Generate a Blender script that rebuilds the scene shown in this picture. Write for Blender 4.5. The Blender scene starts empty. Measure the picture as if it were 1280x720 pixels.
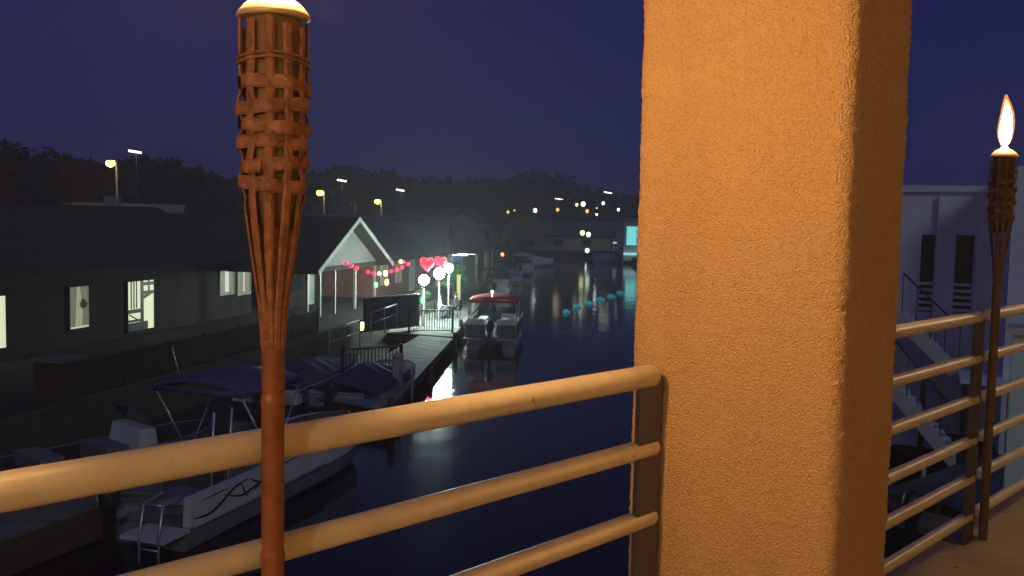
import bpy, bmesh, math, random
from mathutils import Vector, Matrix, noise
random.seed(7)
R = math.radians
S = bpy.context.scene
COL = S.collection

# ------------------------------------------------------------------ camera
FPX, PITCH, ROLL, CAMZ = 1200.0, R(4.14), R(1.15), 6.0
cd = bpy.data.cameras.new('camera'); cam = bpy.data.objects.new('camera', cd); COL.objects.link(cam)
cd.sensor_width = 36.0; cd.lens = 36.0 * FPX / 1280.0
cd.clip_start = 0.05; cd.clip_end = 3000
cam.matrix_world = Matrix.Translation((0, 0, CAMZ)) @ Matrix.Rotation(R(90) - PITCH, 4, 'X') @ Matrix.Rotation(ROLL, 4, 'Z')
S.camera = cam
_B = cam.matrix_world.to_3x3()

def ray(x, y):
    v = _B @ Vector(((x - 640) / FPX, -(y - 360) / FPX, -1.0))
    return v / v.y
def at(x, y, z):                       # where the view through (x, y) meets height z
    v = ray(x, y); k = (z - CAMZ) / v.z
    return Vector((v.x * k, k, z))
def far(x, y, d):                      # the point at ground distance d
    v = ray(x, y)
    return Vector((v.x * d, d, CAMZ + v.z * d))

# ------------------------------------------------------------------ world, town light
w = bpy.data.worlds.new('World'); S.world = w; w.use_nodes = True
nt = w.node_tree; nt.nodes.clear()
wo = nt.nodes.new('ShaderNodeOutputWorld'); bg = nt.nodes.new('ShaderNodeBackground')
sky = nt.nodes.new('ShaderNodeTexSky'); sky.sky_type = 'NISHITA'; sky.sun_disc = False
SUN_EL, SUN_AZ = R(46), R(-166)
sky.sun_elevation = R(14); sky.sun_rotation = R(-70); sky.altitude = 0
mx = nt.nodes.new('ShaderNodeMix'); mx.data_type = 'RGBA'; mx.blend_type = 'MULTIPLY'; mx.inputs[0].default_value = 1
mx.inputs[7].default_value = (0.011, 0.010, 0.022, 1)
ad = nt.nodes.new('ShaderNodeMix'); ad.data_type = 'RGBA'; ad.blend_type = 'ADD'; ad.inputs[0].default_value = 1
ad.inputs[7].default_value = (0.036, 0.068, 0.60, 1)
nt.links.new(sky.outputs[0], mx.inputs[6]); nt.links.new(mx.outputs[2], ad.inputs[6])
nt.links.new(ad.outputs[2], bg.inputs[0]); bg.inputs[1].default_value = 0.11
nt.links.new(bg.outputs[0], wo.inputs[0])
sl = bpy.data.lights.new('night_glow', 'SUN'); sl.energy = 0.26; sl.angle = R(14); sl.color = (0.84, 0.91, 1.0)
so = bpy.data.objects.new('night_glow', sl); COL.objects.link(so)
_dir = Vector((-0.35, 0.90, -0.56)).normalized()
so.rotation_euler = _dir.to_track_quat('-Z', 'Y').to_euler()
so.location = (-5, -20, 30)

S.view_settings.view_transform = 'Standard'; S.view_settings.look = 'None'
S.view_settings.exposure = 0; S.view_settings.gamma = 1; S.view_settings.use_curve_mapping = False
S.render.engine = 'CYCLES'
S.cycles.use_denoising = True
S.cycles.max_bounces = 6; S.cycles.diffuse_bounces = 4; S.cycles.glossy_bounces = 4
S.cycles.transparent_max_bounces = 8; S.cycles.caustics_reflective = False; S.cycles.caustics_refractive = False
S.cycles.sample_clamp_indirect = 4

# ------------------------------------------------------------------ materials
MATS = {}
def mat(name, col, rough=0.7, metal=0.0, var=0.25, vscale=4.0, bump=0.0, bscale=60.0, bdist=0.004, spec=0.5, col2=None, speck=None):
    if name in MATS: return MATS[name]
    m = bpy.data.materials.new(name); m.use_nodes = True; n = m.node_tree; b = n.nodes['Principled BSDF']
    b.inputs['Roughness'].default_value = rough; b.inputs['Metallic'].default_value = metal
    b.inputs['Specular IOR Level'].default_value = spec
    tc = n.nodes.new('ShaderNodeTexCoord'); nz = n.nodes.new('ShaderNodeTexNoise')
    nz.inputs['Scale'].default_value = vscale; nz.inputs['Detail'].default_value = 6; nz.inputs['Roughness'].default_value = 0.65
    n.links.new(tc.outputs['Object'], nz.inputs['Vector'])
    rp = n.nodes.new('ShaderNodeValToRGB')
    lo = [c * (1 - var) for c in col[:3]] + [1]; hi = [min(1, c * (1 + var)) for c in (col2 or col)[:3]] + [1]
    rp.color_ramp.elements[0].position = 0.3; rp.color_ramp.elements[1].position = 0.72
    rp.color_ramp.elements[0].color = lo; rp.color_ramp.elements[1].color = hi
    n.links.new(nz.outputs['Fac'], rp.inputs[0])
    last = rp.outputs[0]
    if speck:
        sn = n.nodes.new('ShaderNodeTexNoise'); sn.inputs['Scale'].default_value = speck[0]; sn.inputs['Detail'].default_value = 2
        n.links.new(tc.outputs['Object'], sn.inputs['Vector'])
        sr = n.nodes.new('ShaderNodeValToRGB'); sr.color_ramp.elements[0].position = speck[1]; sr.color_ramp.elements[1].position = speck[1] + 0.03
        sr.color_ramp.elements[0].color = (0, 0, 0, 1); sr.color_ramp.elements[1].color = (1, 1, 1, 1)
        n.links.new(sn.outputs['Fac'], sr.inputs[0])
        mm = n.nodes.new('ShaderNodeMix'); mm.data_type = 'RGBA'
        n.links.new(sr.outputs[0], mm.inputs[0]); n.links.new(last, mm.inputs[6]); mm.inputs[7].default_value = (*speck[2], 1)
        last = mm.outputs[2]
    n.links.new(last, b.inputs['Base Color'])
    if bump:
        bn = n.nodes.new('ShaderNodeTexNoise'); bn.inputs['Scale'].default_value = bscale; bn.inputs['Detail'].default_value = 5
        n.links.new(tc.outputs['Object'], bn.inputs['Vector'])
        bp = n.nodes.new('ShaderNodeBump'); bp.inputs['Strength'].default_value = bump; bp.inputs['Distance'].default_value = bdist
        n.links.new(bn.outputs['Fac'], bp.inputs['Height']); n.links.new(bp.outputs[0], b.inputs['Normal'])
    MATS[name] = m
    return m
def emit(name, col, strength):
    if name in MATS: return MATS[name]
    m = bpy.data.materials.new(name); m.use_nodes = True; n = m.node_tree; b = n.nodes['Principled BSDF']
    b.inputs['Base Color'].default_value = (*[min(1, c) * 0.5 for c in col], 1)
    b.inputs['Emission Color'].default_value = (*col, 1); b.inputs['Emission Strength'].default_value = strength
    MATS[name] = m
    return m

M_STUCCO = mat('stucco', (0.84, 0.54, 0.30), 0.92, var=0.30, vscale=150, bump=1.0, bscale=210, bdist=0.022, spec=0.15, speck=(150, 0.635, (0.56, 0.325, 0.165)))
M_CEIL = mat('cream_stucco', (0.50, 0.38, 0.25), 0.9, var=0.08, vscale=5, bump=0.5, bscale=120)
M_FLOOR = mat('tan_concrete', (0.50, 0.40, 0.25), 0.75, var=0.22, vscale=3.2, bump=0.5, bscale=90, bdist=0.002, speck=(28, 0.68, (0.16, 0.10, 0.05)))
M_RAIL = mat('cream_paint', (0.72, 0.685, 0.53), 0.38, var=0.09, vscale=14, bump=0.25, bscale=160, bdist=0.0012, speck=(55, 0.72, (0.25, 0.16, 0.08)))
M_POST = mat('grey_paint', (0.085, 0.085, 0.125), 0.5, var=0.15, vscale=10, bump=0.3, bscale=120, bdist=0.001)
M_BAMBOO = mat('bamboo', (0.24, 0.085, 0.035), 0.42, var=0.45, vscale=9, bump=0.3, bscale=70, bdist=0.001)
M_CANE = mat('cane', (0.28, 0.12, 0.06), 0.6, var=0.6, vscale=45, bump=0.8, bscale=260, bdist=0.002)
M_CAN = mat('dull_tin', (0.27, 0.14, 0.075), 0.7, 0.1, var=0.3)
M_CAP = mat('brass_cap', (0.75, 0.60, 0.36), 0.4, 0.2, var=0.1)
M_BROWN = mat('brown_siding', (0.020, 0.012, 0.011), 0.85, var=0.3, vscale=1.5, bump=0.4, bscale=14, bdist=0.02)
M_ROOF = mat('dark_shingle', (0.042, 0.032, 0.033), 0.9, var=0.35, vscale=2.4, bump=0.6, bscale=9, bdist=0.03)
M_ROOFB = mat('slate_shingle', (0.07, 0.075, 0.10), 0.9, var=0.3, vscale=2.0, bump=0.6, bscale=9, bdist=0.03)
M_PALEROOF = mat('pale_roofing', (0.30, 0.26, 0.24), 0.85, var=0.2, vscale=1.5)
M_WHITE = mat('white_trim', (0.52, 0.52, 0.49), 0.6, var=0.10, vscale=2.5)
M_GABLE = mat('white_shiplap', (0.15, 0.145, 0.14), 0.7, var=0.18, vscale=1.3, bump=0.3, bscale=9, bdist=0.01)
M_BLUEWALL = mat('painted_render', (0.74, 0.82, 0.90), 0.75, var=0.09, vscale=0.6)
M_BLUETRIM = mat('pale_blue_trim', (0.74, 0.80, 0.90), 0.6, var=0.08, vscale=2)
M_BRICK = mat('brick_red_wall', (0.24, 0.10, 0.08), 0.85, var=0.25, vscale=3)
M_DARK = mat('black_plastic', (0.02, 0.02, 0.022), 0.45, var=0.3)
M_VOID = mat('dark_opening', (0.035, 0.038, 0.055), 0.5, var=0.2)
M_WOOD = mat('grey_decking', (0.27, 0.265, 0.245), 0.8, var=0.35, vscale=2.2, bump=0.4, bscale=20, bdist=0.01)
M_PILE = mat('tarred_timber', (0.075, 0.065, 0.05), 0.85, var=0.35, vscale=3)
M_GROUND = mat('dark_lawn', (0.014, 0.013, 0.009), 0.95, var=0.4, vscale=0.8, bump=0.6, bscale=5, bdist=0.05)
M_CONC = mat('seawall_concrete', (0.16, 0.16, 0.125), 0.9, var=0.35, vscale=1.4, bump=0.4, bscale=12, bdist=0.02)
M_GEL = mat('white_gelcoat', (0.66, 0.72, 0.70), 0.3, var=0.07, vscale=1.5)
M_HULLG = mat('grey_hull', (0.22, 0.25, 0.27), 0.35, var=0.2, vscale=1.2)
M_CANVAS = mat('blue_canvas', (0.085, 0.078, 0.20), 0.8, var=0.2, vscale=3)
M_NAVY = mat('navy_cover', (0.040, 0.045, 0.095), 0.8, var=0.3, vscale=2)
M_REDC = mat('red_canvas', (0.62, 0.055, 0.07), 0.75, var=0.2, vscale=4)
M_VINYL = mat('pale_vinyl', (0.74, 0.76, 0.72), 0.5, var=0.15, vscale=4)
M_GVINYL = mat('grey_panel', (0.16, 0.175, 0.18), 0.5, var=0.15, vscale=3)
M_ALU = mat('aluminium', (0.62, 0.64, 0.66), 0.32, 0.7, var=0.1)
M_STEEL = mat('dark_iron', (0.06, 0.06, 0.06), 0.5, 0.4, var=0.2)
M_RAILG = mat('galvanised_rail', (0.42, 0.43, 0.40), 0.5, 0.3, var=0.15)
M_LEAF = mat('dark_foliage', (0.026, 0.024, 0.02), 0.9, var=0.4, vscale=0.3, spec=0.1)
M_LEAFG = mat('green_foliage', (0.07, 0.20, 0.06), 0.6, var=0.4, vscale=5)
M_BARK = mat('bark', (0.08, 0.06, 0.045), 0.9, var=0.3)
M_BLUET = mat('blue_tarp', (0.13, 0.26, 0.50), 0.7, var=0.3, vscale=1.6)
M_SKIN = mat('skin', (0.45, 0.27, 0.19), 0.55, var=0.05)
M_SHIRT = mat('pale_shirt', (0.55, 0.58, 0.55), 0.8, var=0.1)
M_DKSHIRT = mat('dark_shirt', (0.07, 0.07, 0.10), 0.8, var=0.2)
M_JEANS = mat('denim', (0.10, 0.15, 0.24), 0.8, var=0.15)
M_HAIR = mat('dark_hair', (0.03, 0.022, 0.018), 0.6, var=0.3)
M_YELLOW = mat('yellow_post_paint', (0.62, 0.50, 0.20), 0.7, var=0.15)
M_GLASS = mat('dark_glazing', (0.02, 0.025, 0.03), 0.08, var=0.1)
E_SODIUM = emit('sodium_glow', (1.0, 0.80, 0.06), 16)
E_ORANGE = emit('amber_glow', (1.0, 0.55, 0.10), 9)
E_LED = emit('led_glow', (1.0, 0.93, 0.78), 5)
E_COOL = emit('cool_white_glow', (0.74, 1.0, 0.88), 330)
E_FAR = emit('mint_glow', (0.70, 1.0, 0.80), 3.2)
E_FARY = emit('lime_glow', (0.9, 1.0, 0.42), 2.4)
E_TUBE = emit('tube_glow', (0.85, 0.95, 1.0), 16)
E_RED = emit('red_bulb_glow', (1.0, 0.012, 0.06), 5)
E_ROPE = emit('red_rope_glow', (1.0, 0.015, 0.05), 4)
E_WARMB = emit('amber_bulb_glow', (1.0, 0.50, 0.14), 8)
E_GREEN = emit('green_glow', (0.10, 1.0, 0.25), 5)
E_LIME = emit('lime_lamp_glow', (0.55, 1.0, 0.15), 12)
E_CYAN = emit('cyan_glow', (0.22, 0.85, 0.85), 1.1)
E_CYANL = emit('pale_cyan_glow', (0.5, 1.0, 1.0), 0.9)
E_GLINT = emit('blue_glint_glow', (0.05, 0.50, 0.68), 0.28)
E_WIN = emit('bright_window', (0.86, 0.92, 0.60), 0.85)
E_WIND = emit('dim_window', (0.60, 0.56, 0.36), 0.16)
E_WINC = emit('lit_curtain', (0.80, 0.78, 0.46), 0.34)
E_WINW = emit('white_window', (0.9, 0.92, 0.85), 0.55)
E_REDL = emit('port_red_glow', (1.0, 0.22, 0.08), 5)

def flame_mat(name, k):
    m = bpy.data.materials.new(name); m.use_nodes = True; n = m.node_tree; n.nodes.clear()
    o = n.nodes.new('ShaderNodeOutputMaterial'); e = n.nodes.new('ShaderNodeEmission')
    tc = n.nodes.new('ShaderNodeTexCoord'); sp = n.nodes.new('ShaderNodeSeparateXYZ'); rp = n.nodes.new('ShaderNodeValToRGB')
    n.links.new(tc.outputs['Generated'], sp.inputs[0]); n.links.new(sp.outputs['Z'], rp.inputs[0])
    c = rp.color_ramp
    c.elements[0].position = 0; c.elements[0].color = (0.9, 0.55, 0.26, 1)
    c.elements[1].position = 0.12; c.elements[1].color = (1.0, 0.56, 0.21, 1)
    q = c.elements.new(0.64); q.color = (1.0, 0.49, 0.15, 1)
    q = c.elements.new(0.80); q.color = (0.25, 0.05, 0.006, 1)
    q = c.elements.new(1.0); q.color = (0.03, 0.004, 0.0006, 1)
    n.links.new(rp.outputs[0], e.inputs[0]); e.inputs[1].default_value = k; n.links.new(e.outputs[0], o.inputs[0])
    return m
M_FLAME = flame_mat('flame', 260)
M_FLAMEB = flame_mat('big_flame', 1060)
def halo_mat():
    m = bpy.data.materials.new('flame_envelope'); m.use_nodes = True; n = m.node_tree; n.nodes.clear()
    o = n.nodes.new('ShaderNodeOutputMaterial'); e = n.nodes.new('ShaderNodeEmission'); t = n.nodes.new('ShaderNodeBsdfTransparent'); a = n.nodes.new('ShaderNodeAddShader')
    e.inputs[0].default_value = (1.0, 0.33, 0.05, 1); e.inputs[1].default_value = 0.5
    n.links.new(t.outputs[0], a.inputs[0]); n.links.new(e.outputs[0], a.inputs[1]); n.links.new(a.outputs[0], o.inputs[0])
    return m
M_HALO = halo_mat()

# ------------------------------------------------------------------ object helpers
def tag(o, label=None, cat=None, group=None, kind=None):
    if label: o['label'] = label
    if cat: o['category'] = cat
    if group: o['group'] = group
    if kind: o['kind'] = kind
    return o
def thing(name, label, cat, loc=(0, 0, 0), rz=0, group=None):
    o = bpy.data.objects.new(name, None); COL.objects.link(o); o.empty_display_size = 0.2
    o.location = loc; o.rotation_euler = (0, 0, rz)
    return tag(o, label, cat, group)
class MB:
    def __init__(s): s.b = bmesh.new(); s.mi = 0
    def _v(s, pts): return [s.b.verts.new(p) for p in pts]
    def _f(s, vs):
        try:
            f = s.b.faces.new(vs); f.material_index = s.mi; return f
        except ValueError: return None
    def box(s, c, d, rot=None):
        M = (rot or Matrix.Identity(3)).to_3x3(); c = Vector(c)
        v = s._v([c + M @ Vector((x * d[0] / 2, y * d[1] / 2, z * d[2] / 2)) for x in (-1, 1) for y in (-1, 1) for z in (-1, 1)])
        for q in ((0, 1, 3, 2), (4, 6, 7, 5), (0, 4, 5, 1), (2, 3, 7, 6), (0, 2, 6, 4), (1, 5, 7, 3)): s._f([v[i] for i in q])
        return s
    def span(s, a, b): return s.box([(p + q) / 2 for p, q in zip(a, b)], [abs(q - p) for p, q in zip(a, b)])
    def tube(s, pts, r, n=10, cap=True):
        pts = [Vector(p) for p in pts]; rs = r if isinstance(r, (list, tuple)) else [r] * len(pts); rings = []
        up = None
        for i, p in enumerate(pts):
            t = (pts[min(i + 1, len(pts) - 1)] - pts[max(i - 1, 0)]).normalized()
            if up is None:
                up = Vector((0, 0, 1)) if abs(t.z) < 0.9 else Vector((1, 0, 0))
            x = t.cross(up).normalized(); y = x.cross(t).normalized(); up = y
            rings.append(s._v([p + (x * math.cos(a) + y * math.sin(a)) * rs[i] for a in [2 * math.pi * k / n for k in range(n)]]))
        for A, B in zip(rings, rings[1:]):
            for k in range(n): 
                f = s._f([A[k], A[(k + 1) % n], B[(k + 1) % n], B[k]])
                if f: f.smooth = True
        if cap: s._f(rings[0][::-1]); s._f(rings[-1])
        return s
    def lathe(s, prof, n=20, c=(0, 0, 0)):
        c = Vector(c); rings = []
        for r, z in prof: rings.append(s._v([c + Vector((max(r, 1e-4) * math.cos(2 * math.pi * k / n), max(r, 1e-4) * math.sin(2 * math.pi * k / n), z)) for k in range(n)]))
        for A, B in zip(rings, rings[1:]):
            for k in range(n):
                f = s._f([A[k], A[(k + 1) % n], B[(k + 1) % n], B[k]])
                if f: f.smooth = True
        s._f(rings[0][::-1]); s._f(rings[-1])
        return s
    def ball(s, c, r, n=12, m=8):
        r = r if isinstance(r, (tuple, list)) else (r, r, r)
        i0 = len(s.b.verts)
        s.lathe([(math.sin(math.pi * k / m), -math.cos(math.pi * k / m)) for k in range(m + 1)], n)
        s.b.verts.ensure_lookup_table()
        for v in s.b.verts[i0:]: v.co = Vector(c) + Vector((v.co.x * r[0], v.co.y * r[1], v.co.z * r[2]))
        return s
    def prism(s, poly, ex):
        ex = Vector(ex); A = s._v(poly); B = s._v([Vector(p) + ex for p in poly]); n = len(A)
        s._f(A[::-1]); s._f(B)
        for k in range(n): s._f([A[k], A[(k + 1) % n], B[(k + 1) % n], B[k]])
        return s
    def slab(s, poly, z0, z1): return s.prism([(p[0], p[1], z0) for p in poly], (0, 0, z1 - z0))
    def quad(s, a, b, c, d): s._f(s._v([a, b, c, d])); return s
    def leaves(s, blobs, n, size, flat=0.75):
        for _ in range(n):
            c, r = random.choice(blobs)
            d = Vector((random.gauss(0, 1), random.gauss(0, 1), random.gauss(0, 1))).normalized() * (random.random() ** 0.4)
            p = Vector((c[0] + d.x * r, c[1] + d.y * r, c[2] + d.z * r * flat))
            u = Vector((random.gauss(0, 1), random.gauss(0, 1), random.gauss(0, 0.7))).normalized(); v = u.orthogonal().normalized()
            k = size * random.uniform(0.55, 1.25)
            s.quad(p - u * k, p - v * k * 0.55, p + u * k, p + v * k * 0.55)
        return s
    def build(s, name, m, parent=None, loc=None, normals=True):
        if normals: bmesh.ops.recalc_face_normals(s.b, faces=s.b.faces[:])
        me = bpy.data.meshes.new(name); s.b.to_mesh(me); s.b.free()
        for q in (m if isinstance(m, (list, tuple)) else [m]): me.materials.append(q)
        o = bpy.data.objects.new(name, me); COL.objects.link(o)
        if parent: o.parent = parent
        if loc is not None: o.location = loc
        return o
def box(c, d, rot=None): return MB().box(c, d, rot)
def copy_tree(o, parent=None):
    c = o.copy(); COL.objects.link(c)
    if parent: c.parent = parent
    for ch in list(o.children): copy_tree(ch, c)
    return c
def struct(o): o['kind'] = 'structure'; return o

# ------------------------------------------------------------------ setting: water, banks
def water_mat():
    m = bpy.data.materials.new('canal_water'); m.use_nodes = True; n = m.node_tree; b = n.nodes['Principled BSDF']
    b.inputs['Base Color'].default_value = (0.006, 0.007, 0.022, 1); b.inputs['Roughness'].default_value = 0.085; b.inputs['IOR'].default_value = 1.34
    tc = n.nodes.new('ShaderNodeTexCoord'); mp = n.nodes.new('ShaderNodeMapping'); mp.inputs['Scale'].default_value = (1.0, 0.55, 1)
    a = n.nodes.new('ShaderNodeTexNoise'); a.inputs['Scale'].default_value = 1.1; a.inputs['Detail'].default_value = 4
    bp = n.nodes.new('ShaderNodeBump'); bp.inputs['Strength'].default_value = 0.55; bp.inputs['Distance'].default_value = 0.03
    n.links.new(tc.outputs['Object'], mp.inputs[0]); n.links.new(mp.outputs[0], a.inputs['Vector'])
    n.links.new(a.outputs['Fac'], bp.inputs['Height']); n.links.new(bp.outputs[0], b.inputs['Normal'])
    return m
struct(MB().quad((-900, -300, 0), (900, -300, 0), (900, 1500, 0), (-900, 1500, 0)).build('water', water_mat()))
GZ = 1.1
ANG = R(12.5)                                   # the row of houses runs this far off the line of sight
Lx = Vector((math.sin(ANG), math.cos(ANG), 0)); Mx = Vector((math.cos(ANG), -math.sin(ANG), 0))
edge = [(-17.5, -6), (-11.15, 23.4), (-8.95, 33.4), (-5.4, 50), (-2.4, 66), (1.0, 110), (2.5, 152), (26, 152), (30, 500)]
struct(MB().slab(edge + [(-700, 500), (-700, -6)], -1.5, GZ).build('ground', M_GROUND))
struct(MB().slab([(10.5, 8), (10.5, 26), (13, 60), (15.5, 110), (17.0, 138), (26, 151.9), (60, 151.9), (300, 500), (700, 500), (700, 8)], -1.5, 0.9).build('bank', M_GROUND))

# ------------------------------------------------------------------ balcony we stand on
TH, DR = R(43.44), 1.542
dT = Vector((math.sin(TH), math.cos(TH), 0)); nS = Vector((math.cos(TH), -math.sin(TH), 0)); ORG = -nS * DR + Vector((0, 0, CAMZ))
def B(t, s, z): return ORG + dT * t + nS * s + Vector((0, 0, z))        # t along the railing, s inwards, z from eye level
FZ = -1.53
def bprism(t0, t1, s0, s1, z0, z1, mb=None):
    mb = mb or MB(); mb.prism([B(t0, s0, z0), B(t1, s0, z0), B(t1, s1, z0), B(t0, s1, z0)], (0, 0, z1 - z0)); return mb
struct(bprism(-6, 11, -0.10, 2.9, FZ - 0.22, FZ).build('floor', M_FLOOR))
struct(bprism(-6, 11, -0.35, 2.9, 1.95, 2.2).build('ceiling', M_CEIL))
struct(bprism(-6, 11, 2.6, 2.85, FZ + 0.002, 1.948).build('wall', M_CEIL))
struct(bprism(-6, 11, 0.3, 2.85, -CAMZ - 1, FZ - 0.222).build('wall', M_CEIL))

def pillar():
    t0, t1, s0, s1, r = 2.246, 2.616, -0.113, 0.525, 0.045
    ring = []
    def arc(cx, cy, a0):
        for k in range(9): ring.append((cx + r * math.cos(a0 + k * math.pi / 16), cy + r * math.sin(a0 + k * math.pi / 16)))
    def line(a, b):
        n = max(1, int(math.dist(a, b) / 0.0045))
        for k in range(1, n): ring.append((a[0] + (b[0] - a[0]) * k / n, a[1] + (b[1] - a[1]) * k / n))
    arc(t1 - r, s1 - r, 0); line((t1 - r, s1), (t0 + r, s1)); arc(t0 + r, s1 - r, math.pi / 2); line((t0, s1 - r), (t0, s0 + r))
    arc(t0 + r, s0 + r, math.pi); line((t0 + r, s0), (t1 - r, s0)); arc(t1 - r, s0 + r, 1.5 * math.pi); line((t1, s0 + r), (t1, s1 - r))
    zs = [FZ + 0.001]
    while zs[-1] < 1.949: zs.append(min(1.949, zs[-1] + (0.0045 if -1.1 < zs[-1] < 0.75 else 0.05)))
    n = len(ring); cx, cy = (t0 + t1) / 2, (s0 + s1) / 2
    nr = []
    for i in range(n):
        a, b = ring[i - 1], ring[(i + 1) % n]; v = Vector((b[1] - a[1], -(b[0] - a[0]))).normalized(); nr.append(v)
    P = []
    for z in zs:
        for (t, s), v in zip(ring, nr):
            q = Vector((t, s, z))
            h = 0.0025 * noise.noise(q * 60) + 0.0080 * max(0, noise.noise(q * 125 + Vector((9, 3, 1)))) ** 1.2 + 0.003 * noise.noise(q * 7)
            P.append(B(t + v.x * h, s + v.y * h, z))
    F = [(j * n + i, j * n + (i + 1) % n, (j + 1) * n + (i + 1) % n, (j + 1) * n + i) for j in range(len(zs) - 1) for i in range(n)]
    me = bpy.data.meshes.new('stucco_pillar'); me.from_pydata(P, [], F); me.materials.append(M_STUCCO)
    me.polygons.foreach_set('use_smooth', [True] * len(F)); me.update()
    bmh = bmesh.new(); bmh.from_mesh(me); bmesh.ops.recalc_face_normals(bmh, faces=bmh.faces[:]); bmh.to_mesh(me); bmh.free()
    o = bpy.data.objects.new('stucco_pillar', me); COL.objects.link(o)
    tag(o, 'thick rough stucco pillar glowing orange, standing between the railing sections', 'pillar')
pillar()

RAILZ = [-0.430, -0.634, -0.834, -1.036, -1.226, -1.417]
def railing(label, t0, t1, posts, top_r=0.0315):
    T1 = t1
    base = B((t0 + t1) / 2, 0, FZ)
    root = thing('balcony_railing', label, 'railing', base, 0, 'balcony railing sections')
    for k, z in enumerate(RAILZ):
        r = top_r if k == 0 else 0.0265
        if k: t1 = T1 + 0.014
        n = max(2, int((t1 - t0) / 0.25)); pts, rs = [], []
        for e in (0, 0.006, 0.016): pts.append(B(t0 + e, 0, z) - base); rs.append(r * (0.55, 0.85, 1)[(0, 0.006, 0.016).index(e)])
        for i in range(1, n): pts.append(B(t0 + (t1 - t0) * i / n, 0, z) - base); rs.append(r)
        for e in (0.016, 0.006, 0): pts.append(B(t1 - e, 0, z) - base); rs.append(r * {0.016: 1, 0.006: 0.85, 0: 0.55}[e])
        MB().tube(pts, rs, 28).build('rail', M_RAIL, root)
    for t, wd in posts:
        mb = MB()
        mb.prism([B(t - wd / 2, 0.004, FZ + 0.001) - base, B(t + wd / 2, 0.004, FZ + 0.001) - base, B(t + wd / 2, 0.019, FZ + 0.001) - base, B(t - wd / 2, 0.019, FZ + 0.001) - base], (0, 0, -0.434 - FZ))
        p = mb.build('post', M_POST, root)
        b2 = MB(); b2.prism([B(t - 0.09, -0.08, FZ + 0.001) - base, B(t + 0.09, -0.08, FZ + 0.001) - base, B(t + 0.09, 0.03, FZ + 0.001) - base, B(t - 0.09, 0.03, FZ + 0.001) - base], (0, 0, 0.008))
        b2.build('base_plate', M_POST, p)
railing('long cream pipe railing in front, nearest, running up to the pillar', -4.5, 2.216, [(2.178, 0.105), (0.0, 0.085), (-2.2, 0.085)])
railing('short cream pipe railing between the pillar and the lit right torch', 2.64, 4.925, [(2.70, 0.085), (4.895, 0.125)], 0.0285)
railing('cream pipe railing carrying on beyond the lit right torch', 5.03, 10.5, [(7.4, 0.085), (10.3, 0.085)], 0.0285)

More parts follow.
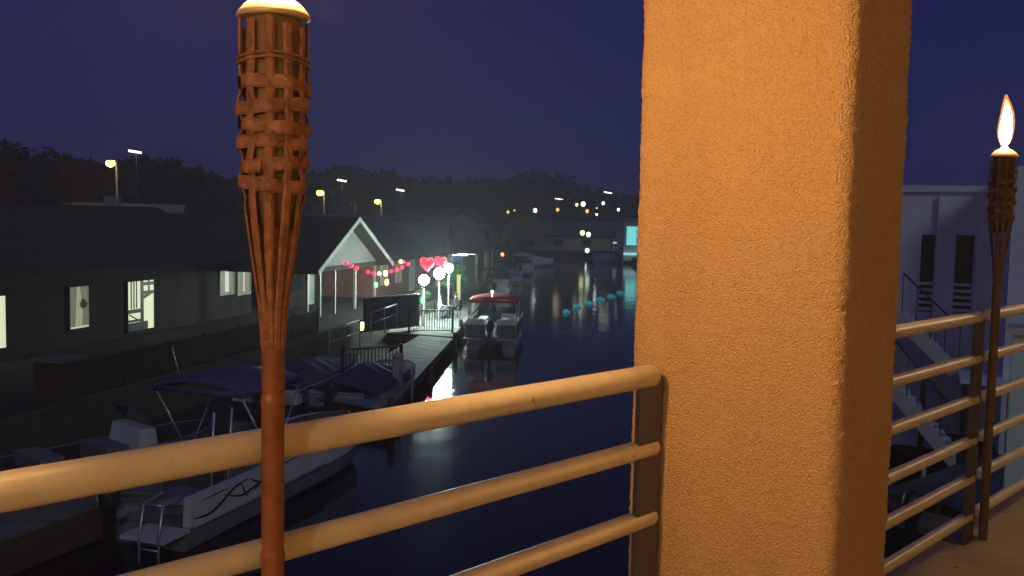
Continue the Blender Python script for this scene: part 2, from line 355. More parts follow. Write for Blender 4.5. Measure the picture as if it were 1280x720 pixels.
def torch(label, t, flame_m, lean, seed, M_BAMBOO=M_BAMBOO, M_CANE=M_CANE, M_CAN=M_CAN):
    rnd = random.Random(seed)
    base = B(t, 0.062 if t < 3 else 0.058, FZ); h0 = -FZ                      # local z 0 = floor, h0 = eye level
    root = thing('bamboo_torch', label, 'torch', base, seed, 'bamboo torches along the railing')
    Z = lambda z: z + h0
    prof = []
    z = 0.0; nodes = [h0 - 1.27, h0 - 0.93, h0 - 0.62, h0 - 0.335]
    while z < Z(-0.20):
        r = 0.0205
        for q in nodes:
            if abs(z - q) < 0.012: r += 0.0022 * (1 - abs(z - q) / 0.012)
            if 0.012 <= z - q < 0.02: r -= 0.0008
        prof.append((r, z)); z += 0.004
    prof.append((0.018, Z(-0.19)))
    MB().lathe(prof, 20).build('pole', M_BAMBOO, root)
    # canes split from the pole and spread into the basket
    c = MB(); NC = 10
    def rad(z):
        ks = [(-0.24, 0.0185), (-0.16, 0.024), (-0.08, 0.036), (0.0, 0.047), (0.06, 0.0535), (0.16, 0.057), (0.33, 0.058)]
        for (a, ra), (b, rb) in zip(ks, ks[1:]):
            if z <= b: return ra + (rb - ra) * (z - a) / (b - a)
        return 0.058
    for k in range(NC):
        a = 2 * math.pi * k / NC + rnd.uniform(-0.06, 0.06); prev = None; top = 0.335 - rnd.random() * 0.015; n = 34
        for i in range(n + 1):
            zz = -0.24 + (top + 0.24) * i / n; rr = rad(zz); wv = 0.004 * math.sin((zz - 0.04) / 0.033 * math.pi + k * math.pi) if 0.03 < zz < 0.24 else 0
            rr += wv; aa = a + 0.05 * math.sin(zz * 9 + k)
            o = Vector((math.cos(aa), math.sin(aa), 0)); ta = Vector((-math.sin(aa), math.cos(aa), 0)); hw = 0.0085 if zz > -0.08 else 0.0068
            p = o * rr + Vector((0, 0, Z(zz)))
            cur = c._v([p - ta * hw - o * 0.001, p - ta * hw * 0.5 + o * 0.0025, p + ta * hw * 0.5 + o * 0.0025, p + ta * hw - o * 0.001, p - o * 0.003])
            if prev:
                for j in range(5): c._f([prev[j], prev[(j + 1) % 5], cur[(j + 1) % 5], cur[j]])
            prev = cur
    c.build('cane_frame', M_CANE, root)
    wv = MB()
    for b in range(6):
        zc = 0.052 + b * 0.0335; ph = (b % 2) * math.pi; n = 96; prev = None; first = None
        gap = rnd.random() * 6.28
        for i in range(n + 1):
            a = gap + 2 * math.pi * i / n * 1.03
            rr = rad(zc) + 0.001 + 0.0052 * math.cos(NC / 2 * (a) + ph) + (0.006 * max(0, (i - n + 5)) / 5)
            o = Vector((math.cos(a), math.sin(a), 0)); hh = 0.0118; zz = Z(zc + 0.006 * math.sin(a + b * 2.1))
            p = o * rr
            cur = wv._v([p + Vector((0, 0, zz - hh)), p + o * 0.0025 + Vector((0, 0, zz - hh * 0.6)), p + o * 0.0025 + Vector((0, 0, zz + hh * 0.6)), p + Vector((0, 0, zz + hh)), p - o * 0.001 + Vector((0, 0, zz))])
            if prev:
                for j in range(5): wv._f([prev[j], prev[(j + 1) % 5], cur[(j + 1) % 5], cur[j]])
            prev = cur
    for zc in (0.262, 0.270):
        wv.tube([Vector(((0.0615) * math.cos(a), 0.0615 * math.sin(a), Z(zc + 0.004 * math.sin(2 * a)))) for a in [2 * math.pi * i / 40 for i in range(43)]], 0.0028, 6)
    wv.build('woven_band', M_CANE, root)
    MB().lathe([(0.030, Z(-0.02)), (0.040, Z(0.05)), (0.046, Z(0.10)), (0.048, Z(0.335)), (0.044, Z(0.338))], 24).build('fuel_can', M_CAN, root)
    MB().lathe([(0.058, Z(0.338)), (0.0635, Z(0.340)), (0.0625, Z(0.346)), (0.050, Z(0.361)), (0.034, Z(0.373)), (0.018, Z(0.381)), (0.014, Z(0.390)), (0.011, Z(0.391))], 36).build('cap', M_CAP, root)
    MB().lathe([(0.009, Z(0.390)), (0.009, Z(0.405)), (0.007, Z(0.408))], 12).build('wick', M_DARK, root)
    f = MB(); pr = [(0.004, 0), (0.016, 0.012), (0.023, 0.035), (0.0265, 0.07), (0.025, 0.105), (0.020, 0.145), (0.013, 0.18), (0.006, 0.205), (0.0015, 0.222)]
    ld = Vector((0, 0, 0)) + (Matrix.Rotation(-seed, 3, 'Z') @ (dT * lean))
    def warp(mb):
        for v in mb.b.verts:
            k = (v.co.z - Z(0.392)) / 0.22; v.co += ld * k * k + Vector((0.004 * math.sin(k * 7), 0.004 * math.cos(k * 6), 0)) * k
        return mb
    f.lathe([(r, Z(0.392) + q) for r, q in pr], 20); fo = warp(f).build('flame', flame_m, root)
    g = MB(); g.lathe([(r * 1.28 + 0.003, Z(0.396) + q * 1.08) for r, q in pr], 20); warp(g).build('flame_envelope', M_HALO, fo)
torch('tall bamboo torch with woven basket, closest, crossing in front of the railing', 0.945, M_FLAMEB, 0.03, 1)
torch('smaller bamboo torch with its whole flame showing, beside the sky past the pillar', 4.975, M_FLAME, 0.0, 2, mat('shaded_bamboo', (0.13, 0.085, 0.065), 0.6, var=0.4, vscale=9), mat('shaded_cane', (0.14, 0.09, 0.07), 0.7, var=0.5, vscale=40), mat('shaded_can', (0.09, 0.06, 0.05), 0.7, var=0.3))  # darker material copies: this torch's unlit look is put into their colour
torch('added unseen bamboo torch further back along the railing, outside the picture', -3.085, M_FLAMEB, 0.0, 3)  # unseen torch added along the row to light the near rails

for lab, t, s_, z in (('added unseen warm lantern under the balcony ceiling behind the viewer, outside the picture', -2.6, 2.0, 0.75), ('added unseen fill lantern over the far end of the balcony, outside the picture to the right', 8.6, 1.2, 0.95)):  # unseen lanterns added to bring warm light onto rails and floor
    wl = thing('added_lantern', lab, 'lantern', B(t, s_, z), 0, 'added lanterns under the balcony ceiling')
    MB().ball((0, 0, 0), 0.13, 16, 10).build('globe', emit('warm_fill_glow', (1.0, 0.76, 0.47), 190) if t < 0 else emit('dim_fill_glow', (1.0, 0.78, 0.50), 120), wl)
    MB().lathe([(0.05, -0.19), (0.09, -0.15), (0.11, -0.12)], 16).build('added_base', M_DARK, wl)
    MB().tube([(0, 0, 0.12), (0, 0, 1.95 - z)], 0.012, 8).build('added_chain', M_DARK, wl)

# ------------------------------------------------------------------ haze volume added for glow round lamps and lifted blacks
hm = bpy.data.materials.new('glow_haze'); hm.use_nodes = True; hn = hm.node_tree; hn.nodes.clear()
ho = hn.nodes.new('ShaderNodeOutputMaterial'); hv = hn.nodes.new('ShaderNodeVolumePrincipled')
hv.inputs['Color'].default_value = (0.85, 0.85, 0.88, 1); hv.inputs['Density'].default_value = 0.0029; hv.inputs['Anisotropy'].default_value = 0.2
hn.links.new(hv.outputs[0], ho.inputs['Volume'])
tag(MB().span((-950, -350, -2.5), (950, 1550, 17)).build('haze', hm), 'thin haze added over the canal to give the lamps a glow', 'haze', None, 'stuff')

# ------------------------------------------------------------------ houses on the left bank
def frame(p, ang=ANG):                                    # local x along the row, y away from the canal
    return p, R(90) - ang
def window(parent, x, z, wd, ht, pane, kind='plain', yf=-0.03):
    f = MB()
    for (a, b) in (((x - wd / 2 - 0.06, yf - 0.05, z - ht / 2 - 0.06), (x - wd / 2, yf + 0.02, z + ht / 2 + 0.06)), ((x + wd / 2, yf - 0.05, z - ht / 2 - 0.06), (x + wd / 2 + 0.06, yf + 0.02, z + ht / 2 + 0.06)),
                   ((x - wd / 2, yf - 0.048, z - ht / 2 - 0.058), (x + wd / 2, yf + 0.018, z - ht / 2)), ((x - wd / 2, yf - 0.048, z + ht / 2), (x + wd / 2, yf + 0.018, z + ht / 2 + 0.058))): f.span(a, b)
    o = f.build('window', M_BROWN if kind != 'white' else M_WHITE, parent)
    box((x, yf - 0.005, z), (wd - 0.004, 0.01, ht - 0.004)).build('pane', pane, o)
    return o
def house(name, label, p, length, depth, eave, ridge, wall_m, roof_m, over=0.6, ang=ANG, cat='house', group=None):
    root = thing(name, label, cat, (p[0], p[1], 0), R(90) - ang, group)
    h = eave - GZ
    MB().prism([(0, 0, GZ), (0, depth, GZ), (0, depth, eave), (0, depth / 2, ridge - 0.12), (0, 0, eave)], (length, 0, 0)).build('wall', wall_m, root)
    k = (ridge - eave) / (depth / 2); oz = over * k
    rb = MB()
    for sgn in (0, 1):
        y0 = -over if sgn == 0 else depth + over
        rb.prism([(-0.4, y0, eave - oz + 0.03), (-0.4, depth / 2, ridge + 0.03), (-0.4, depth / 2, ridge + 0.17), (-0.4, y0, eave - oz + 0.17)], (length + 0.8, 0, 0))
    rb.build('roof', roof_m, root)
    MB().span((-0.4, -over - 0.05, eave - oz - 0.07), (length + 0.4, -over - 0.004, eave - oz + 0.12)).build('gutter', M_BROWN, root)
    return root
PA = at(97, 384, 2.5); PA = PA - Lx * 14
hA = house('brown_house', 'long low dark brown house with a lit patio door and dim windows', PA, 27.0, 11, 3.9, 6.05, M_BROWN, M_ROOF)
# window 1: dim with a pale curtain; window 0 at the frame edge; patio door; twin window further along
def along(x, base, n=Mx):                                 # distance along a facade line to picture column x
    a = ray(x, 360); a = Vector((a.x, a.y, 0)); k = Vector((base.x, base.y, 0))
    return (k.y * a.x - k.x * a.y) / (Lx.x * a.y - Lx.y * a.x)
FA = Vector((PA.x, PA.y, 0))
def zat(x, y, base, t): d = (base + Lx * t).y; return far(x, y, d).z
def wrect(x0, y0, x1, y1, base):
    a, b = along(x0, base), along(x1, base); xm = (x0 + x1) / 2; t = (a + b) / 2
    return t, (zat(xm, y0, base, t) + zat(xm, y1, base, t)) / 2, b - a, zat(xm, y0, base, t) - zat(xm, y1, base, t)
t, z, wd, ht = wrect(85, 358, 110, 410, FA)
o = window(hA, t, z, wd, ht, E_WIND)
MB().prism([(t - wd * 0.22, -0.048, z - ht / 2), (t + wd * 0.10, -0.048, z - ht / 2), (t + wd * 0.16, -0.048, z - ht * 0.1), (t + wd * 0.02, -0.048, z + ht / 2), (t - wd * 0.12, -0.048, z + ht / 2)], (0, 0.008, 0)).build('curtain', E_WINC, o)
box((t, -0.052, z - ht / 2 + 0.04), (wd * 0.9, 0.01, 0.06)).build('sill_lamp', E_WINW, o)
MB().lathe([(0.10, -0.1), (0.16, 0.05), (0.05, 0.22)], 10, (t + wd * 0.16, -0.06, z + ht * 0.05)).build('vase', M_PALEROOF, o)
t, z, wd, ht = wrect(-30, 371, 5, 437, FA); window(hA, t, z, wd, ht, E_WIN)
t, z, wd, ht = wrect(158, 351, 191, 412, FA); z = max(z, GZ + ht / 2 + 0.1)
o = window(hA, t, z, wd, ht, E_WIN); o.name = 'patio_door'
b = MB()
for k in (0.11, 0.21, 0.31): b.span((t - wd / 2 + wd * k, -0.055, z - 0.05 * ht), (t - wd / 2 + wd * (k + 0.045), -0.045, z + ht / 2))
b.span((t - wd * 0.03, -0.075, z - ht * 0.4), (t + wd * 0.08, -0.055, z + ht / 2))
b.span((t - wd / 2, -0.073, z - ht * 0.14), (t + wd * 0.0, -0.057, z - ht * 0.06))
b.span((t - wd / 2, -0.074, z - ht * 0.32), (t + wd * 0.0, -0.056, z - ht * 0.27))
for k in (0.40, 0.22): b.span((t + wd * 0.08, -0.071, z + ht * k), (t + wd / 2, -0.059, z + ht * (k + 0.07)))
b.span((t + wd * 0.26, -0.072, z + ht * 0.18), (t + wd * 0.32, -0.058, z + ht * 0.5))
b.prism([(t + wd * 0.08, -0.07, z + ht * 0.12), (t + wd * 0.42, -0.07, z + ht * 0.22), (t + wd * 0.42, -0.07, z + ht * 0.28), (t + wd * 0.08, -0.07, z + ht * 0.2)], (0, 0.012, 0))
b.tube([(t - wd * 0.45, -0.065, z - ht * 0.16), (t - wd * 0.1, -0.065, z - ht * 0.30)], 0.025, 6)
b.span((t - wd * 0.5, -0.0715, z - ht * 0.5), (t + wd * 0.24, -0.0585, z - ht * 0.33))
b.build('door_frame', M_DARK, o)
t, z, wd, ht = wrect(274, 338, 291, 367, FA); o = window(hA, t, z, wd, ht, E_WIND, 'white')
MB().span((t - wd * 0.15, -0.06, z - ht * 0.42), (t + wd * 0.12, -0.045, z + ht * 0.45)).build('curtain', E_WINW, o)
t, z, wd, ht = wrect(296, 338, 311, 367, FA); o = window(hA, t, z, wd, ht, E_WIND, 'white')
MB().span((t - wd * 0.05, -0.06, z - ht * 0.42), (t + wd * 0.05, -0.045, z + ht * 0.48)).build('curtain', E_WINW, o)
t, z, wd, ht = wrect(362, 343, 384, 370, FA); window(hA, t, z, wd, ht, E_WIND, 'white')
# pale roof and chimney showing above it, further back
q = far(60, 262, 62)
hz = house('bungalow', 'bungalow far behind whose pale roof and chimney show over the brown house', (q.x - 9, q.y, 0), 16, 9, 3.8, 6.35, M_BROWN, M_PALEROOF, ang=R(80))
MB().span((11, 4, 5.6), (12, 5, 7.0)).build('chimney', M_PALEROOF, hz)

# white gable porch house
PB = at(397, 336, 3.5) - Mx * 0.5; GL = 9.0; gz0, gz1 = 3.5, 5.72
hB = thing('gabled_house', 'house with a big white gable over a post porch facing the canal', 'house', (PB.x, PB.y, 0), R(90) - ANG)
MB().prism([(0, 0, gz0), (GL, 0, gz0), (GL / 2, 0, gz1)], (0, 0.12, 0)).build('gable', M_GABLE, hB)
MB().span((4.2, 3.2, GZ), (GL, 12, gz0 - 0.004)).build('wall', M_BROWN, hB)
rb = MB(); OV = 0.75
for x0, x1 in ((-0.55, GL / 2), (GL + 0.55, GL / 2)):
    zz = gz0 - 0.55 * (gz1 - gz0) / (GL / 2)
    rb.prism([(x0, -OV, zz + 0.04), (x1, -OV, gz1 + 0.04), (x1, -OV, gz1 + 0.2), (x0, -OV, zz + 0.2)], (0, 13 + OV, 0))
rf = rb.build('roof', M_ROOF, hB)
bb = MB()
for x0, x1 in ((-0.55, GL / 2), (GL + 0.55, GL / 2)):
    zz = gz0 - 0.55 * (gz1 - gz0) / (GL / 2)
    bb.prism([(x0, -OV - 0.05, zz - 0.03), (x1, -OV - 0.05, gz1 - 0.03), (x1, -OV - 0.05, gz1 + 0.215), (x0, -OV - 0.05, zz + 0.215)], (0, 0.046, 0))
bb.build('barge_board', mat('worn_white_board', (0.30, 0.295, 0.28), 0.7, var=0.15), rf)
MB().span((0, -0.02, gz0 - 0.25), (GL, 0.14, gz0 - 0.004)).build('beam', M_BROWN, hB)
for xx in (0.1, 1.5, 3.3, 6.0, 8.9):
    MB().span((xx - 0.06, 0, GZ), (xx + 0.06, 0.12, gz0 - 0.252)).build('porch_post', M_WHITE if xx == 6.0 else M_RAILG, hB)
MB().span((4.6, 3.15, GZ + 0.9), (6.2, 3.196, GZ + 2.1)).build('window', M_GLASS, hB)
MB().span((6.8, 3.15, GZ), (7.8, 3.196, GZ + 2.05)).build('door', M_WHITE, hB)

# tavern with the strings of red bulbs
PC = at(480, 325, 3.4) + Mx * -0.6
hC = house('tavern', 'long dark roofed canal tavern with a red wall lit by strings of bulbs', (PC.x, PC.y, 0), 13.5, 9, 3.65, 5.9, M_BRICK, M_ROOFB)
for xx, ww in ((1.6, 1.1), (4.2, 1.0)):
    window(hC, xx, 2.4, ww, 1.1, E_WIND, 'white')
MB().span((6.5, -0.05, GZ), (7.5, -0.004, GZ + 2.05)).build('door', M_WHITE, hC)
def small_gable(root, xc, wd, z0, z1, dy):
    o = MB().prism([(xc - wd / 2, -dy, z0), (xc + wd / 2, -dy, z0), (xc, -dy, z1)], (0, 0.1, 0)).build('gable', M_GABLE, root)
    r = MB()
    for s in (-1, 1): r.prism([(xc + s * (wd / 2 + 0.3), -dy - 0.35, z0 - 0.2), (xc, -dy - 0.35, z1 + 0.06), (xc, -dy - 0.35, z1 + 0.2), (xc + s * (wd / 2 + 0.3), -dy - 0.35, z0 - 0.06)], (0, 4.5, 0))
    r.build('gable_roof', M_ROOFB, root)
    for s in (-1, 1): MB().span((xc + s * wd / 2 - 0.09, -dy, GZ), (xc + s * wd / 2 + 0.09, -dy + 0.18, z0 - 0.004)).build('porch_post', M_YELLOW, root)
small_gable(hC, 12.2, 3.4, 3.45, 5.4, 0.75)
PD = Vector((PC.x, PC.y, 0)) + Lx * 15.5
hD = house('brick_house', 'slate roofed house beyond the tavern with a small white gable', (PD.x, PD.y, 0), 15, 9, 3.7, 6.0, M_BROWN, M_ROOFB)
small_gable(hD, 7.5, 3.6, 3.3, 4.9, 0.8)
window(hD, 2.5, 2.5, 1.2, 1.3, E_WIND, 'white')
q = at(634, 334, GZ); hE = house('boathouse', 'tall narrow grey boathouse standing past the row of houses', (q.x - 3.0, q.y, 0), 9, 3.2, 5.6, 6.5, M_PALEROOF, M_ROOFB, over=0.2, ang=R(4))
window(hE, 4, 3.5, 1.0, 1.2, M_GLASS, 'white')

# ------------------------------------------------------------------ fence, piers, docks
def picket(label, a, b, zb, zt, step, m, name='picket_fence', group=None, r=0.018, cat='fence', post_every=2.2):
    a, b = Vector(a), Vector(b); d = b - a; L = d.length; u = d / L
    root = thing(name, label, cat, (a.x, a.y, zb), math.atan2(u.y, u.x), group)
    MB().span((0, -0.025, zt - zb - 0.05), (L, 0.025, zt - zb)).build('top_rail', m, root)
    MB().span((0, -0.02, 0.1), (L, 0.02, 0.14)).build('bottom_rail', m, root)
    p = MB(); n = int(L / step)
    for i in range(1, n): p.span((i * step - r, -r, 0.142), (i * step + r, r, zt - zb - 0.052))
    p.build('pickets', m, root)
    n = max(1, round(L / post_every))
    for i in range(n + 1): MB().span((L * i / n - 0.045, -0.045, 0), (L * i / n + 0.045, 0.045, zt - zb + 0.06)).build('post', m, root)
    return root
M_FENCE = mat('weathered_fence', (0.045, 0.036, 0.03), 0.85, var=0.3, vscale=2)
fa = at(97, 455, 2.1) - Mx * 0.25; fb = at(405, 388, 2.1) - Mx * 0.3
picket('long weathered picket fence on the seawall in front of the brown house', (fa.x, fa.y), (fb.x, fb.y), GZ, 2.1, 0.17, M_FENCE, r=0.04)
q = at(78, 446, 2.3); pr = thing('wall_pier', 'square dark masonry pier closing the near end of the picket fence', 'pier', (q.x - 0.1, q.y, 0), R(90) - ANG)
box((0, 0, 1.1), (0.8, 0.8, 2.2)).build('shaft', M_FENCE, pr); box((0, 0, 2.26), (0.95, 0.95, 0.1)).build('cap_stone', M_CONC, pr)
sw = MB()
for a, b in zip(edge[:5], edge[1:6]):
    a3, b3 = Vector((*a, 0)), Vector((*b, 0)); u = (b3 - a3).normalized(); nn = Vector((u.y, -u.x, 0))
    sw.prism([a3 - nn * 0.22 + Vector((0, 0, -1)), a3 + nn * 0.12 + Vector((0, 0, -1)), b3 + nn * 0.12 + Vector((0, 0, -1)), b3 - nn * 0.22 + Vector((0, 0, -1))], (0, 0, GZ + 1.06))
tag(sw.build('seawall', M_PILE), 'dark seawall holding the left bank along the canal', 'seawall')

def dock(label, poly, z, m=M_WOOD, piles=(), step=0.16, skirt=0.35):
    # poly: near-left, near-right, far-right, far-left ; boards run across
    nl, nr_, fr, fl = [Vector((p[0], p[1], 0)) for p in poly]
    root = thing('dock', label, 'dock', ((nl + nr_) / 2).to_tuple(), 0); o = (nl + nr_) / 2
    b = MB(); n = int(((fl - nl).length) / step)
    for i in range(n):
        k0, k1 = i / n, (i + 0.93) / n; dz = random.uniform(-0.006, 0.006)
        b.prism([nl.lerp(fl, k0) - o + Vector((0, 0, z - 0.05 + dz)), nr_.lerp(fr, k0) - o + Vector((0, 0, z - 0.05 + dz)), nr_.lerp(fr, k1) - o + Vector((0, 0, z - 0.05 + dz)), nl.lerp(fl, k1) - o + Vector((0, 0, z - 0.05 + dz))], (0, 0, 0.05))
    b.build('decking', m, root)
    s = MB(); c = (nl + nr_ + fr + fl) / 4
    P = [p.lerp(c, 0.02) - o for p in (nl, nr_, fr, fl)]
    s.slab(P, z - 0.06 - skirt, z - 0.06); s.build('skirt', M_PILE, root)
    for p in piles:
        q = Vector((p[0], p[1], 0)) - o
        MB().lathe([(0.11, -1), (0.11, z + p[2]), (0.06, z + p[2] + 0.07)], 12, q).build('piling', M_PILE, root)
    return root
DZ = 0.6
dA, dB_, dC, dD = at(440, 468, DZ), at(497, 498, DZ), at(566, 423, DZ), at(526, 418, DZ)
nl = dA + (dA - dD) * 0.35; nr_ = dB_ + (dB_ - dC) * 0.12
dock('pale planked dock reaching out in front of the black gate', (nl, nr_, dC, dD), DZ, piles=[(nr_.x + 0.12, nr_.y, 0.3), (dC.x + 0.14, dC.y - 0.4, 0.25), ((nr_.x + dC.x) / 2 + 0.13, (nr_.y + dC.y) / 2, -0.1)], skirt=0.25)
e1 = at(607, 372, DZ); e0 = at(560, 372, DZ)
pD = dD + Vector((-1.6, 0.25, 0)); pC = dC + Vector((-0.02, 0.25, 0))
dock('tavern dock behind the black gate, lit by white globe lamps', (pD, pC, (e1.x, e1.y, 0), (e0.x - 2.0, e0.y, 0)), DZ + 0.04, skirt=0.3, piles=[(pC.x + 0.15, pC.y + 4, 0.3), (pC.x + 0.3, pC.y + 10, 0.3)])
q = at(45, 640, 0.75)
dock('pale concrete pier low in the corner below the top rail', ((q.x - 4.5, q.y - 4), (q.x - 1.0, q.y - 4.2), (q.x + 1.0, q.y + 1.2), (q.x - 1.9, q.y + 1.9)), 0.7, M_CONC, step=1.4, skirt=0.6)

g0, g1 = at(521, 418, DZ + 0.04), at(565, 417, DZ + 0.04)
picket('black iron gate with thin bars across the dock', (g0.x - 0.4, g0.y + 0.3), (g1.x, g1.y + 0.3), DZ + 0.04, DZ + 1.12, 0.12, M_STEEL, 'dock_gate', None, 0.012, 'gate', 1.5)
p0, p1 = at(428, 476, DZ), at(501, 470, DZ)
picket('dim iron railing with a tall post along the near side of the pale dock', (p0.x, p0.y), (p1.x, p1.y), DZ, DZ + 1.05, 0.13, M_STEEL, 'iron_railing', None, 0.012, 'railing', 2.0)
def handrail(label, x0, y0, x1, y1, z):
    a, b = at(x0, y0, z), at(x1, y1, z); d = b - a
    root = thing('handrail', label, 'handrail', (a.x, a.y, GZ), math.atan2(d.y, d.x), 'handrails on the porch ramp')
    L = d.length; h = z - GZ
    MB().tube([(0, 0, h), (L, 0, h)], 0.028, 8).build('top_rail', M_RAILG, root)
    MB().tube([(0, 0, h * 0.5), (L, 0, h * 0.5)], 0.018, 8).build('middle_rail', M_RAILG, root)
    for k in (0, 0.5, 1): MB().tube([(L * k, 0, -0.2), (L * k, 0, h)], 0.024, 8).build('post', M_RAILG, root)
handrail('pale handrail just above the green path light', 412, 412, 450, 400, 2.0)
handrail('pale handrail below the white porch post, against the dark screen', 464, 391, 496, 380, 2.0)
# dark screen in front of the tavern
s0, s1 = at(455, 372, 2.35), at(523, 367, 2.35); d = s1 - s0
scr = thing('screen_wall', 'dark boarded screen below the red tavern wall', 'screen', (s0.x, s0.y, GZ - 0.3), math.atan2(d.y, d.x))
MB().span((0, -0.05, 0), (d.length, 0.05, 1.5)).build('boards', mat('dark_boards', (0.06, 0.07, 0.10), 0.8, var=0.25, vscale=2), scr)
MB().span((-0.05, -0.09, 1.504), (d.length + 0.05, 0.09, 1.56)).build('cap_rail', M_RAILG, scr)
# boarding ladder and lifebelt post at the near dock corner
q = at(511, 492, DZ); root = thing('dock_ladder', 'bent steel boarding ladder on the near corner of the pale dock', 'ladder', (q.x, q.y, DZ), 0)
for s in (-0.18, 0.18):
    MB().tube([(0.1, s, -1.2), (0.1, s, 0.7), (0.02, s, 0.88), (-0.16, s, 0.92), (-0.28, s, 0.8), (-0.3, s, 0.0)], 0.025, 8).build('side_rail', M_ALU, root)
rr = MB()
for z in (-1, -0.7, -0.4, -0.1): rr.tube([(0.1, -0.18, z), (0.1, 0.18, z)], 0.02, 6)
rr.build('rung', M_ALU, root)
q = at(497, 482, DZ); root = thing('dock_pedestal', 'grey power pedestal beside the boarding ladder', 'pedestal', (q.x, q.y, DZ), 0)
box((0, 0, 0.45), (0.3, 0.25, 0.9)).build('cabinet', M_RAILG, root); MB().lathe([(0.2, 0.9), (0.16, 1.0), (0.04, 1.08)], 10).build('hood', M_RAILG, root)

# ------------------------------------------------------------------ lamps and lights
q = at(452, 416, GZ); root = thing('path_light', 'small green glowing path light by the porch ramp', 'light', (q.x, q.y, GZ), 0)
MB().lathe([(0.04, 0), (0.04, 0.12)], 8).build('stake', M_DARK, root); MB().lathe([(0.07, 0.12), (0.09, 0.2), (0.09, 0.42), (0.05, 0.46)], 10).build('lens', E_LIME, root); MB().lathe([(0.13, 0.46), (0.02, 0.55)], 10).build('hood', M_DARK, root)

def globe_lamp(label, x, y, d, r, m=E_COOL, group='white globe lamps on the tavern dock'):
    p = far(x, y, d); root = thing('globe_lamp', label, 'lamp', (p.x, p.y, DZ), 0, group); h = p.z - DZ
    MB().lathe([(0.09, 0), (0.05, 0.1), (0.04, h - r)], 10).build('post', M_RAILG, root)
    MB().ball((0, 0, h), r, 16, 10).build('globe', m, root)
    MB().lathe([(r * 0.5, h - r * 1.02), (r * 0.3, h - r * 1.25)], 10).build('collar', M_RAILG, root)
globe_lamp('white globe lamp nearest the dark screen, lowest of three', 530, 350, 47.0, 0.25)
globe_lamp('white globe lamp in the middle of three, under the red hearts', 549, 342, 49.5, 0.28)
globe_lamp('white globe lamp furthest along the tavern dock, beside the blue tarp', 561, 335, 53.0, 0.24)

def street_lamp(label, x, y, d, m, r, side=-1, group='street lamps behind the houses', pole_m=None):
    p = far(x, y, d); root = thing('street_lamp', label, 'street lamp', (p.x - side * 0.45, p.y, GZ), 0, group); h = p.z - GZ
    MB().tube([(0, 0, 0), (0, 0, h * 0.5), (0, 0, h + 0.25)], [0.11, 0.09, 0.07], 8).build('pole', pole_m or M_WHITE, root)
    MB().tube([(0, 0, h + 0.15), (side * 0.2, 0, h + 0.28), (side * 0.45, 0, h + 0.26)], 0.045, 8).build('arm', M_RAILG, root)
    MB().ball((side * 0.45, 0, h), (r, r, r * 0.85), 12, 8).build('lamp_head', m, root)
    MB().lathe([(r * 0.9, h + r * 0.55), (r * 0.5, h + r * 0.95), (0.05, h + r * 1.1)], 12, (side * 0.45, 0, 0)).build('shade', M_RAILG, root)
street_lamp('yellow street lamp above the brown house, tallest on the left', 138, 204, 70, E_SODIUM, 0.32)
street_lamp('yellow street lamp just past the near torch basket', 400, 241, 100, E_SODIUM, 0.36)
street_lamp('yellow street lamp above the white gable end, lowest of the three', 472, 252, 112, E_SODIUM, 0.34)
street_lamp('dark unlit lamp post between two yellow street lamps', 439, 255, 108, M_PALEROOF, 0.14)
def led_mast(label, x, y, d, wd):
    p = far(x, y, d); root = thing('floodlight_mast', label, 'floodlight', (p.x, p.y + 0.4, GZ), 0, 'floodlight masts among the trees'); h = p.z - GZ
    MB().tube([(0, 0, 0), (0, 0, h)], [0.10, 0.05], 8).build('mast', M_DARK, root)
    MB().box((0, -0.3, h + 0.03), (wd, 0.34, 0.16), Matrix.Rotation(R(8), 3, 'Y')).build('lamp_head', E_LED, root)
    MB().box((0, -0.02, h + 0.03), (0.16, 0.3, 0.12)).build('bracket', M_DARK, root)
led_mast('pale slim floodlight high above the yellow lamp on the left', 168, 190, 78, 0.92)
led_mast('pale slim floodlight on the hill right of the torch basket', 427, 226, 104, 0.95)
led_mast('pale slim floodlight on the hill above the tavern roof', 500, 238, 112, 0.9)
led_mast('pale slim floodlight in the far trees over the canal end', 699, 249, 168, 1.35)
led_mast('pale slim floodlight in the far trees close to the pillar', 760, 241, 168, 1.35)
def far_light(label, x, y, d, m, r, base=GZ):
    p = far(x, y, d); root = thing('lantern', label, 'lantern', (p.x, p.y, base), 0, 'lights at the far end of the canal'); h = p.z - base
    MB().tube([(0, 0, 0), (0, 0, h - r)], 0.06, 6).build('post', M_DARK, root)
    MB().ball((0, 0, h), (r, r, r * 1.2), 10, 8).build('bulb', m, root)
    MB().lathe([(r * 0.8, h + r), (0.05, h + r * 1.7)], 8).build('cap', M_DARK, root)
E_DOT = emit('far_amber_glow', (1.0, 0.62, 0.12), 1.7)
E_DOTW = emit('far_white_glow', (0.95, 1.0, 0.85), 2.2)
for lab, x, y, m, r in (('tall amber lantern on the left of the far shore', 635, 265, E_DOT, 0.34), ('fainter amber lantern next to the tall amber one', 643, 263, E_DOT, 0.22),
    ('bright mint white lantern above the lime one', 669, 263, E_FAR, 0.48), ('lime lantern low among the far shore trees', 674, 279, E_FARY, 0.48), ('round amber lantern alone mid shore', 697, 262, E_DOT, 0.40),
    ('brightest white lantern on the far shore beside a lime one', 729, 255, E_FAR, 0.55), ('lime yellow lantern left of the brightest white one', 721, 256, E_FARY, 0.36), ('amber lantern just below the brightest white one', 734, 264, E_DOT, 0.42),
    ('warm white lantern above the long dim building', 754, 254, E_DOTW, 0.40), ('tiny amber lantern beside the small blue white one', 746, 260, E_DOT, 0.22), ('small blue white lantern over the building roof', 746, 268, E_TUBE, 0.22),
    ('white lantern nearest the pillar on the far shore', 773, 262, E_DOTW, 0.36)):
    far_light(lab, x, y, 158, m, r * 0.68)
